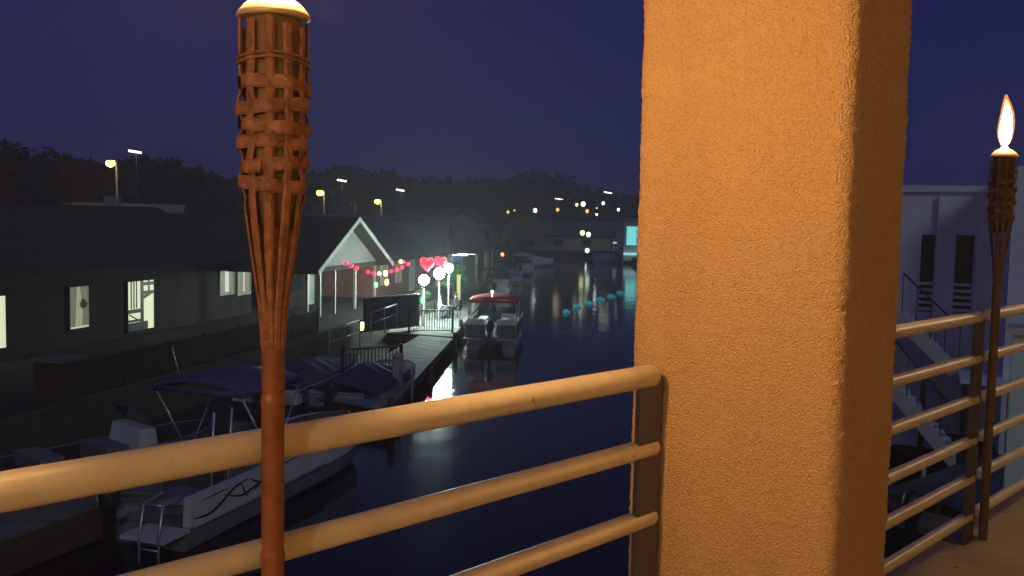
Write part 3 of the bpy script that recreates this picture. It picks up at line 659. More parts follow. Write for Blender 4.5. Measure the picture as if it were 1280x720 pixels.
far_light('lime white lantern on the quay under the long dim building', 728, 291, 150.5, E_FARY, 0.38); far_light('white lantern right beside the lime white one', 735.5, 293, 150.5, E_FAR, 0.36)
far_light('low white lantern standing at the water line', 734, 313, 148, E_DOTW, 0.34, -0.2)
far_light('red dock light near the grey boathouse', 628, 318, 92, E_REDL, 0.16, DZ)

# strings of red bulbs, hearts
def bulbs(label, pts, d0, d1, mats):
    P = [far(x, y, d0 + (d1 - d0) * i / (len(pts) - 1)) for i, (x, y) in enumerate(pts)]
    root = thing('string_light', label, 'string light', P[0], 0, 'strings of coloured bulbs on the tavern')
    MB().tube([p - P[0] + Vector((0, 0, 0.09)) for p in P], 0.012, 5).build('cord', M_DARK, root)
    for p, m in zip(P, mats):
        MB().ball(p - P[0], 0.105, 10, 8).build('bulb', m, root)
bulbs('sagging string of red and amber bulbs in front of the red wall', [(460, 340), (467, 341.5), (474, 342), (482, 341), (489, 339), (496, 337), (503, 334), (510, 330)], 52, 53, [E_RED, E_RED, E_WARMB, E_WARMB, E_RED, E_RED, E_RED, E_RED])
bulbs('short string of red bulbs under the white gable', [(432, 329), (439, 332), (446, 335)], 46, 48, [E_RED] * 3)
bulbs('pair of small amber bulbs high under the tavern eave', [(501, 327), (504, 327.5)], 53, 53.2, [E_WARMB, E_RED])
def lantern(label, x, y, d, m, r):
    p = far(x, y, d); root = thing('hanging_lantern', label, 'lantern', p, 0, 'hanging lanterns of the tavern')
    MB().lathe([(r * 0.6, -r * 1.5), (r, -r), (r, r), (r * 0.6, r * 1.5)], 12).build('shade', m, root)
    MB().tube([(0, 0, r * 1.5), (0, 0, r * 1.5 + 0.6)], 0.012, 5).build('cord', M_DARK, root)
lantern('green hanging lantern below the sagging bulbs', 470, 356, 51, E_GREEN, 0.09)
lantern('amber hanging lantern right of the green one', 483.5, 353, 52, E_WARMB, 0.10)
lantern('amber box lantern among the sagging bulbs', 482, 341.5, 51.4, E_WARMB, 0.10)
def heart(label, x, y, d, k):
    p = far(x, y, d); root = thing('heart_light', label, 'heart light', p, R(-20), 'red heart lights on the tavern eave')
    pts = []
    for i in range(41):
        a = 2 * math.pi * i / 40
        pts.append((k * 0.5 * math.sin(a) ** 3 * 1.05, 0, k * 0.031 * (13 * math.cos(a) - 5 * math.cos(2 * a) - 2 * math.cos(3 * a) - math.cos(4 * a))))
    MB().tube(pts, [0.035 + 0.05 * (math.cos(2 * math.pi * (i / 40 - 0.5)) > 0.2) for i in range(41)], 8).build('rope_light', E_ROPE, root)
    MB().prism([(p_[0] * 0.9, 0.03, p_[2] * 0.9) for p_ in pts[:-1]], (0, 0.02, 0)).build('inner_glow', emit('red_inner_glow', (0.8, 0.02, 0.03), 0.07), root)  # faint emission put in for the red glow inside the heart
    MB().tube([(0, 0.06, -k * 0.5), (0, 0.06, k * 0.75)], 0.015, 6).build('bracket', M_DARK, root)
heart('larger glowing red heart light, left of the pair', 534, 329, 50.0, 0.74)
heart('smaller glowing red heart light, right of the pair', 551, 327, 54.0, 0.64)

# canopy with tubes and blue tarp
q = at(588, 360, DZ + 0.04); cz = DZ + 0.04
cn = thing('boat_canopy', 'dock canopy hung with blue tarp and three white tubes', 'canopy', (q.x, q.y, cz), R(90) - R(5))
MB().span((-3.5, -1.0, 2.72), (7, 1.3, 2.82)).build('roof', M_ROOFB, cn)
for xx in (-3.3, 1.7, 6.7):
    for yy in (-0.9, 1.2): MB().span((xx - 0.05, yy - 0.05, 0), (xx + 0.05, yy + 0.05, 2.716)).build('post', M_WHITE, cn)
tp = MB()
for i in range(30):
    x0 = -3.2 + i * 0.32; a0, a1 = 0.06 * math.sin(i * 1.7), 0.06 * math.sin((i + 1) * 1.7)
    tp.prism([(x0, 1.0 + a0, 0.7), (x0 + 0.32, 1.0 + a1, 0.7), (x0 + 0.32, 1.03 + a1, 0.7), (x0, 1.03 + a0, 0.7)], (0, 0, 1.95))
tp.build('tarp', M_BLUET, cn)
for xx, yy in ((-2.6, 0.55), (0.2, 0.3), (3.6, 0.1)): MB().tube([(xx, yy - 0.62, 2.62), (xx, yy + 0.62, 2.62)], 0.05, 8).build('lamp_tube', E_TUBE, cn)

# potted plants
def plant(label, x, y, h, m, n, r, extra=None, pot=M_BRICK, name='potted_plant'):
    p = at(x, y, DZ + 0.04); root = thing(name, label, 'plant', (p.x, p.y, DZ + 0.04), 0)
    MB().lathe([(0.16, 0), (0.24, 0.38), (0.26, 0.4), (0.2, 0.36)], 14).build('pot', pot, root)
    MB().tube([(0, 0, 0.35), (0.03, 0.02, h * 0.6), (0, 0, h * 0.8)], [0.05, 0.035, 0.015], 6).build('stem', M_BARK, root)
    bl = [((random.uniform(-r, r) * 0.6, random.uniform(-r, r) * 0.6, h * random.uniform(0.5, 1.0)), r * random.uniform(0.4, 0.65)) for _ in range(7)]
    MB().leaves(bl, n, 0.09).build('leaves', m, root)
    if extra: extra(root)
def green_light(root): MB().ball((0.1, -0.35, 0.55), (0.12, 0.12, 0.3), 10, 8).build('green_lamp', E_GREEN, root)
plant('potted plant glowing green under the lowest globe lamp', 527, 388, 1.2, M_LEAFG, 500, 0.45, green_light)
plant('tall leafy potted tree lit green behind the people', 566, 383, 2.3, M_LEAFG, 1500, 0.8)
q = at(573, 385, DZ); root = thing('timber_post', 'yellow timber post right of the leafy potted tree', 'post', (q.x, q.y, DZ + 0.04), 0)
box((0, 0, 0.95), (0.22, 0.16, 1.9)).build('shaft', M_YELLOW, root); box((0, 0, 1.93), (0.28, 0.22, 0.05)).build('cap', M_YELLOW, root)

# ------------------------------------------------------------------ people at a table
def person(label, loc, rz, shirt, trousers):
    J = {'pel': (0, 0, 0.50), 'sp': (-0.02, 0, 0.72), 'ch': (0.0, 0, 0.93), 'nk': (0.02, 0, 1.08), 'hd': (0.05, 0, 1.20), 'cr': (0.05, 0, 1.28)}
    rad = {'pel': 0.15, 'sp': 0.13, 'ch': 0.14, 'nk': 0.052, 'hd': 0.092, 'cr': 0.07}
    E = [('pel', 'sp'), ('sp', 'ch'), ('ch', 'nk'), ('nk', 'hd'), ('hd', 'cr')]
    for s, n in ((1, 'l'), (-1, 'r')):
        J.update({n + 'hip': (0.05, s * 0.10, 0.49), n + 'kn': (0.45, s * 0.13, 0.50), n + 'an': (0.42, s * 0.13, 0.08), n + 'to': (0.60, s * 0.15, 0.04),
                  n + 'sh': (0.0, s * 0.17, 0.98), n + 'el': (0.08, s * 0.24, 0.72), n + 'wr': (0.30, s * 0.16, 0.64), n + 'pa': (0.37, s * 0.15, 0.64)})
        rad.update({n + 'hip': 0.10, n + 'kn': 0.062, n + 'an': 0.042, n + 'to': 0.036, n + 'sh': 0.065, n + 'el': 0.044, n + 'wr': 0.03, n + 'pa': 0.036})
        E += [('pel', n + 'hip'), (n + 'hip', n + 'kn'), (n + 'kn', n + 'an'), (n + 'an', n + 'to'), ('ch', n + 'sh'), (n + 'sh', n + 'el'), (n + 'el', n + 'wr'), (n + 'wr', n + 'pa')]
    ks = list(J); me = bpy.data.meshes.new('tmp'); me.from_pydata([J[k] for k in ks], [(ks.index(a), ks.index(b)) for a, b in E], [])
    o = bpy.data.objects.new('tmp', me); COL.objects.link(o)
    md = o.modifiers.new('k', 'SKIN')
    for k, v in zip(ks, me.skin_vertices[0].data): v.radius = (rad[k], rad[k] * (1.15 if k in ('ch', 'sp', 'pel') else 1))
    me.skin_vertices[0].data[0].use_root = True
    o.modifiers.new('s', 'SUBSURF').render_levels = 2; o.modifiers['s'].levels = 2
    dg = bpy.context.evaluated_depsgraph_get(); ev = o.evaluated_get(dg); bm = MB(); m2 = bpy.data.meshes.new_from_object(ev); bm.b.from_mesh(m2)
    bpy.data.objects.remove(o)
    for s in (1, -1):                                            # fingers curled on the table edge, nose, ears
        for k, ln in enumerate((0.070, 0.080, 0.075, 0.058)):
            y = s * (0.125 + k * 0.018); bm.tube([(0.37, y, 0.645), (0.37 + ln * 0.6, y, 0.65), (0.37 + ln, y, 0.632)], [0.010, 0.009, 0.006], 6)
        bm.tube([(0.34, s * 0.125, 0.645), (0.375, s * 0.105, 0.65), (0.40, s * 0.102, 0.64)], [0.011, 0.009, 0.007], 6)
        bm.ball((0.045, s * 0.092, 1.19), (0.02, 0.012, 0.03), 8, 6)
    bm.tube([(0.135, 0, 1.215), (0.158, 0, 1.18)], [0.008, 0.014], 6)
    bm.ball((0.135, 0, 1.145), (0.012, 0.025, 0.007), 8, 6)
    for f in bm.b.faces:
        c = f.calc_center_median(); f.smooth = True
        f.material_index = 0 if (c.z > 1.06 or (c.x > 0.27 and c.z > 0.58)) else (1 if c.z > 0.56 and c.x < 0.3 else (2 if c.z > 0.09 else 3))
    ob = bm.build('person', [M_SKIN, shirt, trousers, M_DARK], None, loc, False); ob.rotation_euler.z = rz
    tag(ob, label, 'person')
    h = MB().ball((0.028, 0, 1.235), (0.105, 0.102, 0.095), 14, 10); 
    for v in h.b.verts:
        if v.co.z < 1.21 and v.co.x > 0.04: v.co.x = 0.04
    h.build('hair', M_HAIR, ob)
    e = MB()
    for s in (1, -1): e.ball((0.132, s * 0.035, 1.205), 0.011, 8, 6)
    e.build('eyes', M_DARK, ob)
    return ob
def chair(label, loc, rz):
    root = thing('patio_chair', label, 'chair', loc, rz, 'patio chairs on the tavern dock')
    box((0.04, 0, 0.385), (0.46, 0.46, 0.05)).build('seat', M_STEEL, root); box((-0.23, 0, 0.68), (0.04, 0.44, 0.5)).build('backrest', M_STEEL, root)
    for x in (-0.17, 0.24):
        for y in (-0.2, 0.2): MB().tube([(x, y, 0), (x, y, 0.36)], 0.018, 6).build('leg', M_STEEL, root)
z0 = DZ + 0.04
pp = at(549, 398, z0); tp_ = at(559, 397, z0); p2 = at(570, 396, z0)
person('person in a pale shirt seated left of the table under the globe lamps', (pp.x, pp.y, z0), 0.3, M_SHIRT, M_JEANS)
chair('patio chair under the person in the pale shirt', (pp.x, pp.y, z0), 0.3)
person('person in dark clothes seated right of the table near the yellow post', (p2.x, p2.y, z0), R(180) - 0.3, M_DKSHIRT, M_DKSHIRT)
chair('patio chair under the person in dark clothes', (p2.x, p2.y, z0), R(180) - 0.3)
root = thing('patio_table', 'small round patio table between the two seated people', 'table', (tp_.x, tp_.y + 0.25, z0), 0)
MB().lathe([(0.36, 0.58), (0.38, 0.595), (0.38, 0.61), (0.36, 0.62)], 20).build('tabletop', M_STEEL, root); MB().lathe([(0.26, 0), (0.22, 0.03), (0.035, 0.06), (0.035, 0.578)], 14).build('pedestal', M_STEEL, root)

# ------------------------------------------------------------------ boats
def hull_mesh(L, Bm, h0, h1, flare=0.0, split=0.42, bow=0.55):
    """stations from transom (x=0) to bow; returns lower hull, topsides and deck"""
    N = 14; lo, up, dk = MB(), MB(), MB(); prev = None
    for i in range(N + 1):
        u = i / N; x = L * u
        hb = Bm / 2 * (1 if u < bow else math.sqrt(max(0.0, 1 - ((u - bow) / (1 - bow)) ** 2.2)) * 0.97 + 0.03)
        sh = h0 + (h1 - h0) * u ** 2; ch = sh * split; kz = -0.35 + 0.4 * max(0, u - 0.6) ** 1.3
        cur = []
        for s in (-1, 1): cur.append([Vector((x - 0.25 * (u > 0.9) * 0, s * 0.02, kz)), Vector((x, s * hb * 0.88, 0.02 + 0.12 * u)), Vector((x, s * hb * 0.97, ch)), Vector((x, s * hb, sh)), Vector((x, s * (hb - min(0.16, hb * 0.6)), sh + 0.005)), Vector((x, s * (hb - min(0.20, hb * 0.7)), max(0.28, ch * 0.9)))])
        if prev:
            for s in (0, 1):
                for j, mb in ((0, lo), (1, lo), (2, up), (3, up), (4, dk)):
                    mb.quad(prev[s][j], cur[s][j], cur[s][j + 1], prev[s][j + 1])
            dk.quad(prev[0][5], cur[0][5], cur[1][5], prev[1][5])
        else:
            for j, mb in ((0, lo), (1, lo), (2, up)): mb.quad(cur[0][j], cur[1][j], cur[1][j + 1], cur[0][j + 1])
            dk.quad(cur[0][4], cur[1][4], cur[1][5], cur[0][5])
        prev = cur
    for mb in (lo, up, dk): bmesh.ops.remove_doubles(mb.b, verts=mb.b.verts[:], dist=0.002)
    return lo, up, dk
def outboard(root, x=-0.32, y=0, z=0.5, m=M_DARK):
    o = MB().lathe([(0.10, -0.1), (0.17, 0.0), (0.19, 0.2), (0.15, 0.38), (0.05, 0.44)], 14, (x, y, z)).build('outboard', m, root)
    MB().span((x - 0.09, y - 0.06, z - 1.0), (x + 0.09, y + 0.06, z - 0.1)).build('shaft', m, o)
    MB().span((x + 0.1, y - 0.12, z - 0.25), (x + 0.3, y + 0.12, z - 0.1)).build('bracket', M_ALU, o)
def bimini(root, x0, x1, hw, z0, z1, m, frame_m=M_ALU):
    b = MB(); n = 14; rows = []
    for sgn in (0, 1):
        rows.append([[Vector((x0 + (x1 - x0) * i / 6, -hw + 2 * hw * j / n, z1 - 0.16 * (abs(j - n / 2) / (n / 2)) ** 2.2 - 0.05 * (abs(i - 3) / 3) ** 2 - 0.03 * sgn)) for j in range(n + 1)] for i in range(7)])
    for rr_ in rows:
        for i in range(6):
            for j in range(n): b.quad(rr_[i][j], rr_[i + 1][j], rr_[i + 1][j + 1], rr_[i][j + 1])
    for k in (0, n):
        for i in range(6): b.quad(rows[0][i][k], rows[0][i + 1][k], rows[1][i + 1][k], rows[1][i][k])
    for i in (0, 6):
        for j in range(n): b.quad(rows[0][i][j], rows[0][i][j + 1], rows[1][i][j + 1], rows[1][i][j])
    for s in (-1, 1): b.span((x0, s * hw - 0.012, z1 - 0.32), (x1, s * hw + 0.012, z1 - 0.17))
    for xx in (x0, x1): b.span((xx - 0.012, -hw, z1 - 0.30), (xx + 0.012, hw, z1 - 0.19))
    for f_ in b.b.faces: f_.smooth = True
    bmesh.ops.remove_doubles(b.b, verts=b.b.verts[:], dist=0.001)
    c = b.build('bimini', m, root)
    for s in (-1, 1):
        f = MB(); mid = (x0 + x1) / 2
        f.tube([(x0, s * hw * 0.98, z1 - 0.2), (mid, s * hw * 1.02, z0)], 0.02, 6); f.tube([(x1, s * hw * 0.98, z1 - 0.2), (mid, s * hw * 1.02, z0)], 0.02, 6)
        f.build('bimini_frame', frame_m, c)
def ribbon(mb, pts, w, nrm):
    nrm = Vector(nrm); pr = None
    for i, p in enumerate(pts):
        p = Vector(p); t = (Vector(pts[min(i + 1, len(pts) - 1)]) - Vector(pts[max(i - 1, 0)])).normalized(); sd = t.cross(nrm).normalized()
        k = w * (0.25 + 0.75 * math.sin(math.pi * (i + 0.3) / (len(pts) - 0.4)))
        cur = mb._v([p - sd * k, p + sd * k, p + sd * k - nrm * 0.02, p - sd * k - nrm * 0.02])
        if pr:
            for j in range(4): mb._f([pr[j], pr[(j + 1) % 4], cur[(j + 1) % 4], cur[j]])
        pr = cur
# near deck boat: starboard side and transom face us
HD = R(19.0)
q = at(240, 664, 0.4); hw = 1.05
stern = Vector((q.x, q.y, 0)) - Vector((math.cos(HD), -math.sin(HD), 0)) * hw
nb = thing('deck_boat', 'white deck boat with dark swoosh graphics and blue bimini, below the near torch', 'boat', stern, R(90) - HD)
lo, up, dk = hull_mesh(7.4, 2 * hw, 0.98, 1.10, bow=0.62, split=0.46)
lo.build('hull', M_HULLG, nb); up.build('topsides', M_GEL, nb); dk.build('deck', mat('grey_carpet', (0.09, 0.09, 0.10), 0.9, var=0.2), nb)
for s in (-1, 1): MB().tube([(0.02, s * (hw * 0.985 + 0.01), 0.46), (2.5, s * (hw * 0.985 + 0.01), 0.47), (4.6, s * (hw * 0.985 + 0.01), 0.49)], 0.035, 8).build('rub_rail', M_RAILG, nb)
g = MB()
def sd(x, z): return (x, -(hw * (0.97 + 0.03 * (z - 0.46) / 0.52) + 0.006), z)
def spline(pts, n=8):
    out = []
    for i in range(len(pts) - 1):
        a, b_, c_, d_ = [Vector(pts[max(0, min(len(pts) - 1, i + k))]) for k in (-1, 0, 1, 2)]
        for j in range(n):
            t = j / n; out.append(0.5 * ((2 * b_) + (c_ - a) * t + (2 * a - 5 * b_ + 4 * c_ - d_) * t * t + (3 * b_ - a - 3 * c_ + d_) * t ** 3))
    out.append(Vector(pts[-1])); return out
for wd_, P_ in ((0.030, [(0.05, 0.60), (0.5, 0.56), (0.85, 0.66), (1.25, 0.85), (1.7, 0.92)]), (0.024, [(0.95, 0.80), (1.3, 0.68), (1.6, 0.64), (2.1, 0.74), (2.9, 0.90), (3.5, 0.94)]),
               (0.022, [(1.45, 0.90), (1.55, 0.75), (1.65, 0.62), (1.72, 0.58)]), (0.020, [(1.9, 0.62), (2.15, 0.76), (2.35, 0.92)]), (0.018, [(1.75, 0.90), (2.05, 0.76), (2.45, 0.64)]),
               (0.012, [(0.3, 0.86), (0.7, 0.885), (1.1, 0.89)]), (0.012, [(2.3, 0.95), (2.5, 0.88), (2.8, 0.86), (2.95, 0.92), (2.7, 0.95)])):
    ribbon(g, spline([sd(*p) for p in P_]), wd_, (0, -1, 0))
g.build('graphic', M_DARK, nb)
MB().span((-0.7, -1.0, 0.36), (0.0, -0.1, 0.43)).build('swim_platform', M_GEL, nb)
ld = MB()
for y in (-0.92, -0.52): ld.tube([(-0.72, y, -0.5), (-0.72, y, 0.45), (-0.60, y, 1.0), (-0.1, y, 1.06)], 0.025, 8)
for z in (-0.3, -0.02, 0.25): ld.tube([(-0.72, -0.92, z), (-0.72, -0.52, z)], 0.02, 6)
ld.tube([(-0.60, -0.92, 1.0), (-0.60, -0.52, 1.0)], 0.02, 6)
ld.build('swim_ladder', M_ALU, nb)
outboard(nb, -0.55, 0.25, 0.85)
for y in (-0.55, 0.55): MB().span((0.1, y - 0.36, 0.5), (0.75, y + 0.36, 0.93)).build('stern_seat', M_GVINYL, nb)
MB().prism([(2.4, -0.85, 0.5), (3.4, -0.85, 0.5), (3.3, -0.85, 1.25), (2.7, -0.85, 1.3)], (0, 0.75, 0)).build('console', M_GVINYL, nb)
MB().prism([(3.3, -0.85, 1.25), (3.34, -0.85, 1.25), (3.14, -0.85, 1.62), (3.1, -0.85, 1.62)], (0, 0.7, 0)).build('windscreen', M_GLASS, nb)
MB().span((1.9, -0.85, 0.5), (2.15, -0.35, 1.25)).build('helm_seat', M_GVINYL, nb)
for y in (-0.6, 0.6): MB().span((4.2, y - 0.25, 0.5), (6.0, y + 0.2, 0.85)).build('bow_seat', M_GVINYL, nb)
bimini(nb, 1.5, 3.7, 1.0, 1.0, 2.80, M_CANVAS)
for x_, y_, lx in ((0.75, -0.9, 0.05), (1.25, -0.9, 0.1)): MB().tube([(x_, y_, 0.95), (x_ + lx, y_ - 0.02, 2.35)], 0.022, 8).build('rod', M_ALU, nb)
MB().tube([(2.2, 0.9, 2.6), (2.0, 0.95, 3.3)], 0.014, 6).build('aerial', M_ALU, nb)
MB().lathe([(0.05, 2.74), (0.05, 2.84)], 8, (3.5, -0.2, 0)).build('anchor_light', E_LED, nb)

def moored(label, x, y, z, head, L, bm_, topm, lowm, cover=None, bim=None, motor=True, group='boats moored along the left bank', name='motor_boat', canopy=None, deckm=None, seatm=None):
    p = at(x, y, z); root = thing(name, label, 'boat', (p.x, p.y, 0), R(90) - head, group)
    lo, up, dk = hull_mesh(L, bm_, 0.75, 1.0); lo.build('hull', lowm, root); up.build('topsides', topm, root); dk.build('deck', deckm or M_GEL, root)
    if cover:
        c = MB(); n = 8; pr = None
        for i in range(n + 1):
            u = i / n; xx = 0.1 + (L - 0.5) * u; hb = bm_ / 2 * (1 if u < 0.55 else math.sqrt(max(0.02, 1 - ((u - 0.55) / 0.5) ** 2))) + 0.03; zz = 0.78 + 0.2 * u * u; pk = zz + 0.5 * math.sin(math.pi * min(1, u * 1.1 + 0.12)) + 0.05
            cur = [Vector((xx, -hb, zz - 0.12)), Vector((xx, -hb * 0.9, zz + 0.05)), Vector((xx, 0, pk)), Vector((xx, hb * 0.9, zz + 0.05)), Vector((xx, hb, zz - 0.12))]
            if pr:
                for j in range(4): c.quad(pr[j], cur[j], cur[j + 1], pr[j + 1])
            pr = cur
        c.build('cover', cover, root)
    else:
        MB().prism([(L * 0.5, -bm_ * 0.36, 0.6), (L * 0.62, -bm_ * 0.36, 0.6), (L * 0.6, -bm_ * 0.36, 1.2), (L * 0.53, -bm_ * 0.36, 1.2)], (0, bm_ * 0.72, 0)).build('console', M_GEL, root)
        MB().prism([(L * 0.6, -bm_ * 0.4, 1.2), (L * 0.61, -bm_ * 0.4, 1.2), (L * 0.55, -bm_ * 0.36, 1.6), (L * 0.54, -bm_ * 0.36, 1.6)], (0, bm_ * 0.76, 0)).build('windscreen', M_GLASS, root)
        for xx in (0.25, L * 0.36): MB().span((xx, -bm_ * 0.34, 0.5), (xx + 0.5, bm_ * 0.34, 0.9)).build('seat', seatm or M_VINYL, root)
    if bim: bimini(root, L * 0.25, L * 0.62, bm_ * 0.46, 0.8, 2.3, bim)
    if motor: outboard(root, -0.35, 0, 0.75)
    return root
moored('dark covered boat with a pale gunwale moored under the picket fence', 330, 500, 0.4, R(14), 6.4, 2.2, M_VINYL, M_DARK, M_NAVY)
moored('navy covered boat lying off the iron railing of the pale dock', 420, 505, 0.4, R(14), 5.5, 2.1, M_NAVY, M_DARK, M_NAVY)
q = at(22, 588, 0.5)
moored('small grey boat with pale gunwales at the frame edge above the top rail', 18, 596, 0.5, R(40), 4.6, 1.8, M_HULLG, M_DARK, None, None, False, deckm=M_DARK, seatm=M_GVINYL)
moored('white boat with a dark canopy just behind the red pontoon boat', 618, 365, 0.4, R(4), 6.0, 2.3, M_GEL, M_HULLG, None, M_NAVY)
moored('white covered boat, second behind the red pontoon boat', 634, 350, 0.4, R(4), 6.0, 2.3, M_GEL, M_HULLG, M_BLUET)
moored('white boat with a pale canopy beside the grey boathouse', 651, 340, 0.4, R(5), 6.5, 2.3, M_GEL, M_DARK, None, M_VINYL)
moored('small white boat, furthest of the moored row on the left bank', 658, 330, 0.4, R(30), 6.5, 2.3, M_GEL, M_HULLG, M_VINYL)
moored('blue covered boat at the far end of the canal', 738, 324, 0.4, R(70), 7.5, 2.6, M_BLUET, M_HULLG, M_BLUET, None, True, 'boats at the far end of the canal')
fbx = moored('white boat with a lit mint hardtop near the cyan building', 757, 320, 0.4, R(60), 8.0, 2.8, M_GEL, M_DARK, None, None, True, 'boats at the far end of the canal')
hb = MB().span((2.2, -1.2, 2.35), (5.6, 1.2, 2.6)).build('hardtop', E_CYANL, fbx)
pl = MB()
for x_ in (2.3, 5.5):
    for y_ in (-1.1, 1.1): pl.span((x_ - 0.06, y_ - 0.06, 0.8), (x_ + 0.06, y_ + 0.06, 2.35))
pl.build('hardtop_post', M_GEL, hb)

# pontoon boat with the red bimini
PH = R(3.5); st = at(611, 437, 0.0)
pb = thing('pontoon_boat', 'pontoon boat with a red bimini and pale seats tied at the tavern dock', 'boat', (st.x + 0.06, st.y, 0), R(90) - PH)
PL = 6.6
for y in (-0.82, 0.82): MB().tube([(0.2, y, 0.12), (0.5, y, 0.12), (PL - 0.9, y, 0.12), (PL - 0.3, y, 0.2), (PL, y, 0.36)], [0.28, 0.32, 0.32, 0.22, 0.06], 16).build('pontoon', M_ALU, pb)
MB().span((0, -1.2, 0.48), (PL - 0.3, 1.2, 0.56)).build('deck', M_GVINYL, pb)
MB().span((-0.5, -1.2, 0.47), (-0.004, -0.35, 0.55)).build('stern_platform', M_ALU, pb); MB().span((-0.5, 0.35, 0.47), (-0.004, 1.2, 0.55)).build('stern_platform', M_ALU, pb)
for y0, y1 in ((-1.18, -0.28), (0.28, 1.18)):
    f = MB().span((0.1, y0, 0.6), (0.13, y1, 1.12)).build('stern_panel', M_GVINYL, pb)
    MB().tube([(0.11, y0, 0.58), (0.11, y0, 1.16), (0.11, y1, 1.16), (0.11, y1, 0.58)], 0.022, 6).build('panel_frame', M_ALU, f)
for s in (-1, 1):
    f = MB().span((0.14, s * 1.18 - 0.012, 0.6), (PL - 0.6, s * 1.18 + 0.012, 1.12)).build('side_panel', M_GVINYL, pb)
    MB().tube([(0.12, s * 1.18, 1.17), (PL - 0.55, s * 1.18, 1.17)], 0.024, 6).build('panel_rail', M_ALU, f)
def cushion(x0, x1, y0, y1, z0_, z1_, nm):
    b = MB().span((x0, y0, z0_), (x1, y1, z1_)); bmesh.ops.bevel(b.b, geom=b.b.edges[:], offset=0.06, segments=3, affect='EDGES'); b.build(nm, M_VINYL, pb)
for y0, y1 in ((-1.1, -0.22), (0.32, 1.1)):
    cushion(0.5, 1.15, y0, y1, 0.56, 0.98, 'seat'); cushion(0.24, 0.5, y0, y1, 0.6, 1.36, 'backrest')
cushion(3.9, 5.6, -1.1, -0.5, 0.56, 0.98, 'seat'); cushion(3.9, 5.6, 0.5, 1.1, 0.56, 0.98, 'seat')
cushion(1.9, 2.4, -0.95, -0.4, 0.8, 1.0, 'seat'); cushion(1.78, 1.95, -0.95, -0.4, 0.9, 1.5, 'backrest')
MB().prism([(2.7, -1.05, 0.56), (3.3, -1.05, 0.56), (3.2, -1.05, 1.3), (2.85, -1.05, 1.4)], (0, 0.8, 0)).build('console', M_GEL, pb)
MB().prism([(3.2, -1.0, 1.3), (3.23, -1.0, 1.3), (3.0, -1.0, 1.68), (2.97, -1.0, 1.68)], (0, 0.7, 0)).build('windscreen', M_GLASS, pb)
for x_, y_, sx_, rz_, rx_ in ((0.55, -0.85, 0.34, 0.5, 0.5), (0.75, -0.45, 0.30, -0.4, -0.6), (0.6, 0.55, 0.34, 0.2, 0.7), (0.8, 0.9, 0.30, -0.6, -0.4), (1.4, -0.7, 0.36, 0.9, 0.6), (1.35, 0.62, 0.3, 0.1, -0.5)):
    b_ = MB().box((0, 0, 0), (sx_ * 1.3, sx_ * 1.2, 0.16)); bmesh.ops.bevel(b_.b, geom=b_.b.edges[:], offset=0.055, segments=3, affect='EDGES')
    b_.b.transform(Matrix.Translation((x_, y_, 1.18)) @ Matrix.Rotation(rz_, 4, 'Z') @ Matrix.Rotation(rx_, 4, 'X')); b_.build('cushion', M_VINYL, pb)
bimini(pb, 0.9, 3.8, 1.14, 1.16, 2.36, M_REDC, M_WHITE)
for y in (-1.12, 1.12): MB().tube([(0.95, y, 1.1), (0.92, y, 2.1)], 0.03, 8).build('bimini_post', M_WHITE, pb)
outboard(pb, -0.35, 0.0, 0.95)
MB().lathe([(0.02, 2.3), (0.02, 2.5), (0.06, 2.5), (0.06, 2.62)], 8, (1.2, 0.05, 0)).build('stern_light', E_LED, pb)

# ------------------------------------------------------------------ far end of the canal
q = at(783, 325, 0.6)
cb = thing('waterside_cafe', 'cyan lit glass fronted building at the far end, touching the pillar edge', 'building', (q.x + 4.9, q.y + 3, 0), R(0))
MB().span((-5, 0, 0.4), (9, 9, 6.0)).build('wall', M_WHITE, cb); MB().span((-5.3, -0.5, 6.004), (9.4, 9.4, 6.35)).build('roof', M_PALEROOF, cb)
for k in range(4):
    wfr = MB().span((-4.6 + k * 3.3, -0.08, 2.6), (-1.8 + k * 3.3, -0.004, 5.2)).build('window', E_CYAN, cb)
    MB().span((-3.24 + k * 3.3, -0.14, 2.6), (-3.16 + k * 3.3, -0.084, 5.2)).build('mullion', M_WHITE, wfr)
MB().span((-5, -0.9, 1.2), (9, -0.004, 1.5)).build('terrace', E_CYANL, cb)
q = at(735, 309, GZ); lb = house('boat_shed', 'long dim shed across the far end of the canal', (q.x - 14, 153.5, 0), 27, 9, 3.6, 5.6, M_PALEROOF, M_ROOFB, ang=R(90))
for k in range(5): window(lb, 3 + k * 4.6, 2.3, 1.5, 1.2, M_GLASS, 'white')
for x, y, k in ((708, 391, 0.42), (721, 384.5, 0.5), (736, 380, 0.6), (750, 375, 0.65), (764, 371, 0.6), (775, 367, 0.5)):  # cyan reflections on the water, built as small glowing shapes
    p = at(x, y, 0.0); root = thing('water_glint', 'glowing shape for a cyan reflection in the dashed row across the dark water', 'water glint', (p.x, p.y, 0), R(-35), 'glowing shapes for cyan reflections on the water')
    MB().lathe([(0.12, -0.05), (0.15, 0.0), (0.13, 0.06)], 12).build('glint_base', M_NAVY, root); MB().ball((0, 0, 0.08), (k * 0.34, 0.16, 0.17), 12, 8).ball((k * 0.3, 0.1, 0.05), (k * 0.25, 0.12, 0.09), 10, 6).ball((-k * 0.36, -0.05, 0.06), (0.09, 0.1, 0.14), 10, 6).build('lens', E_GLINT, root)

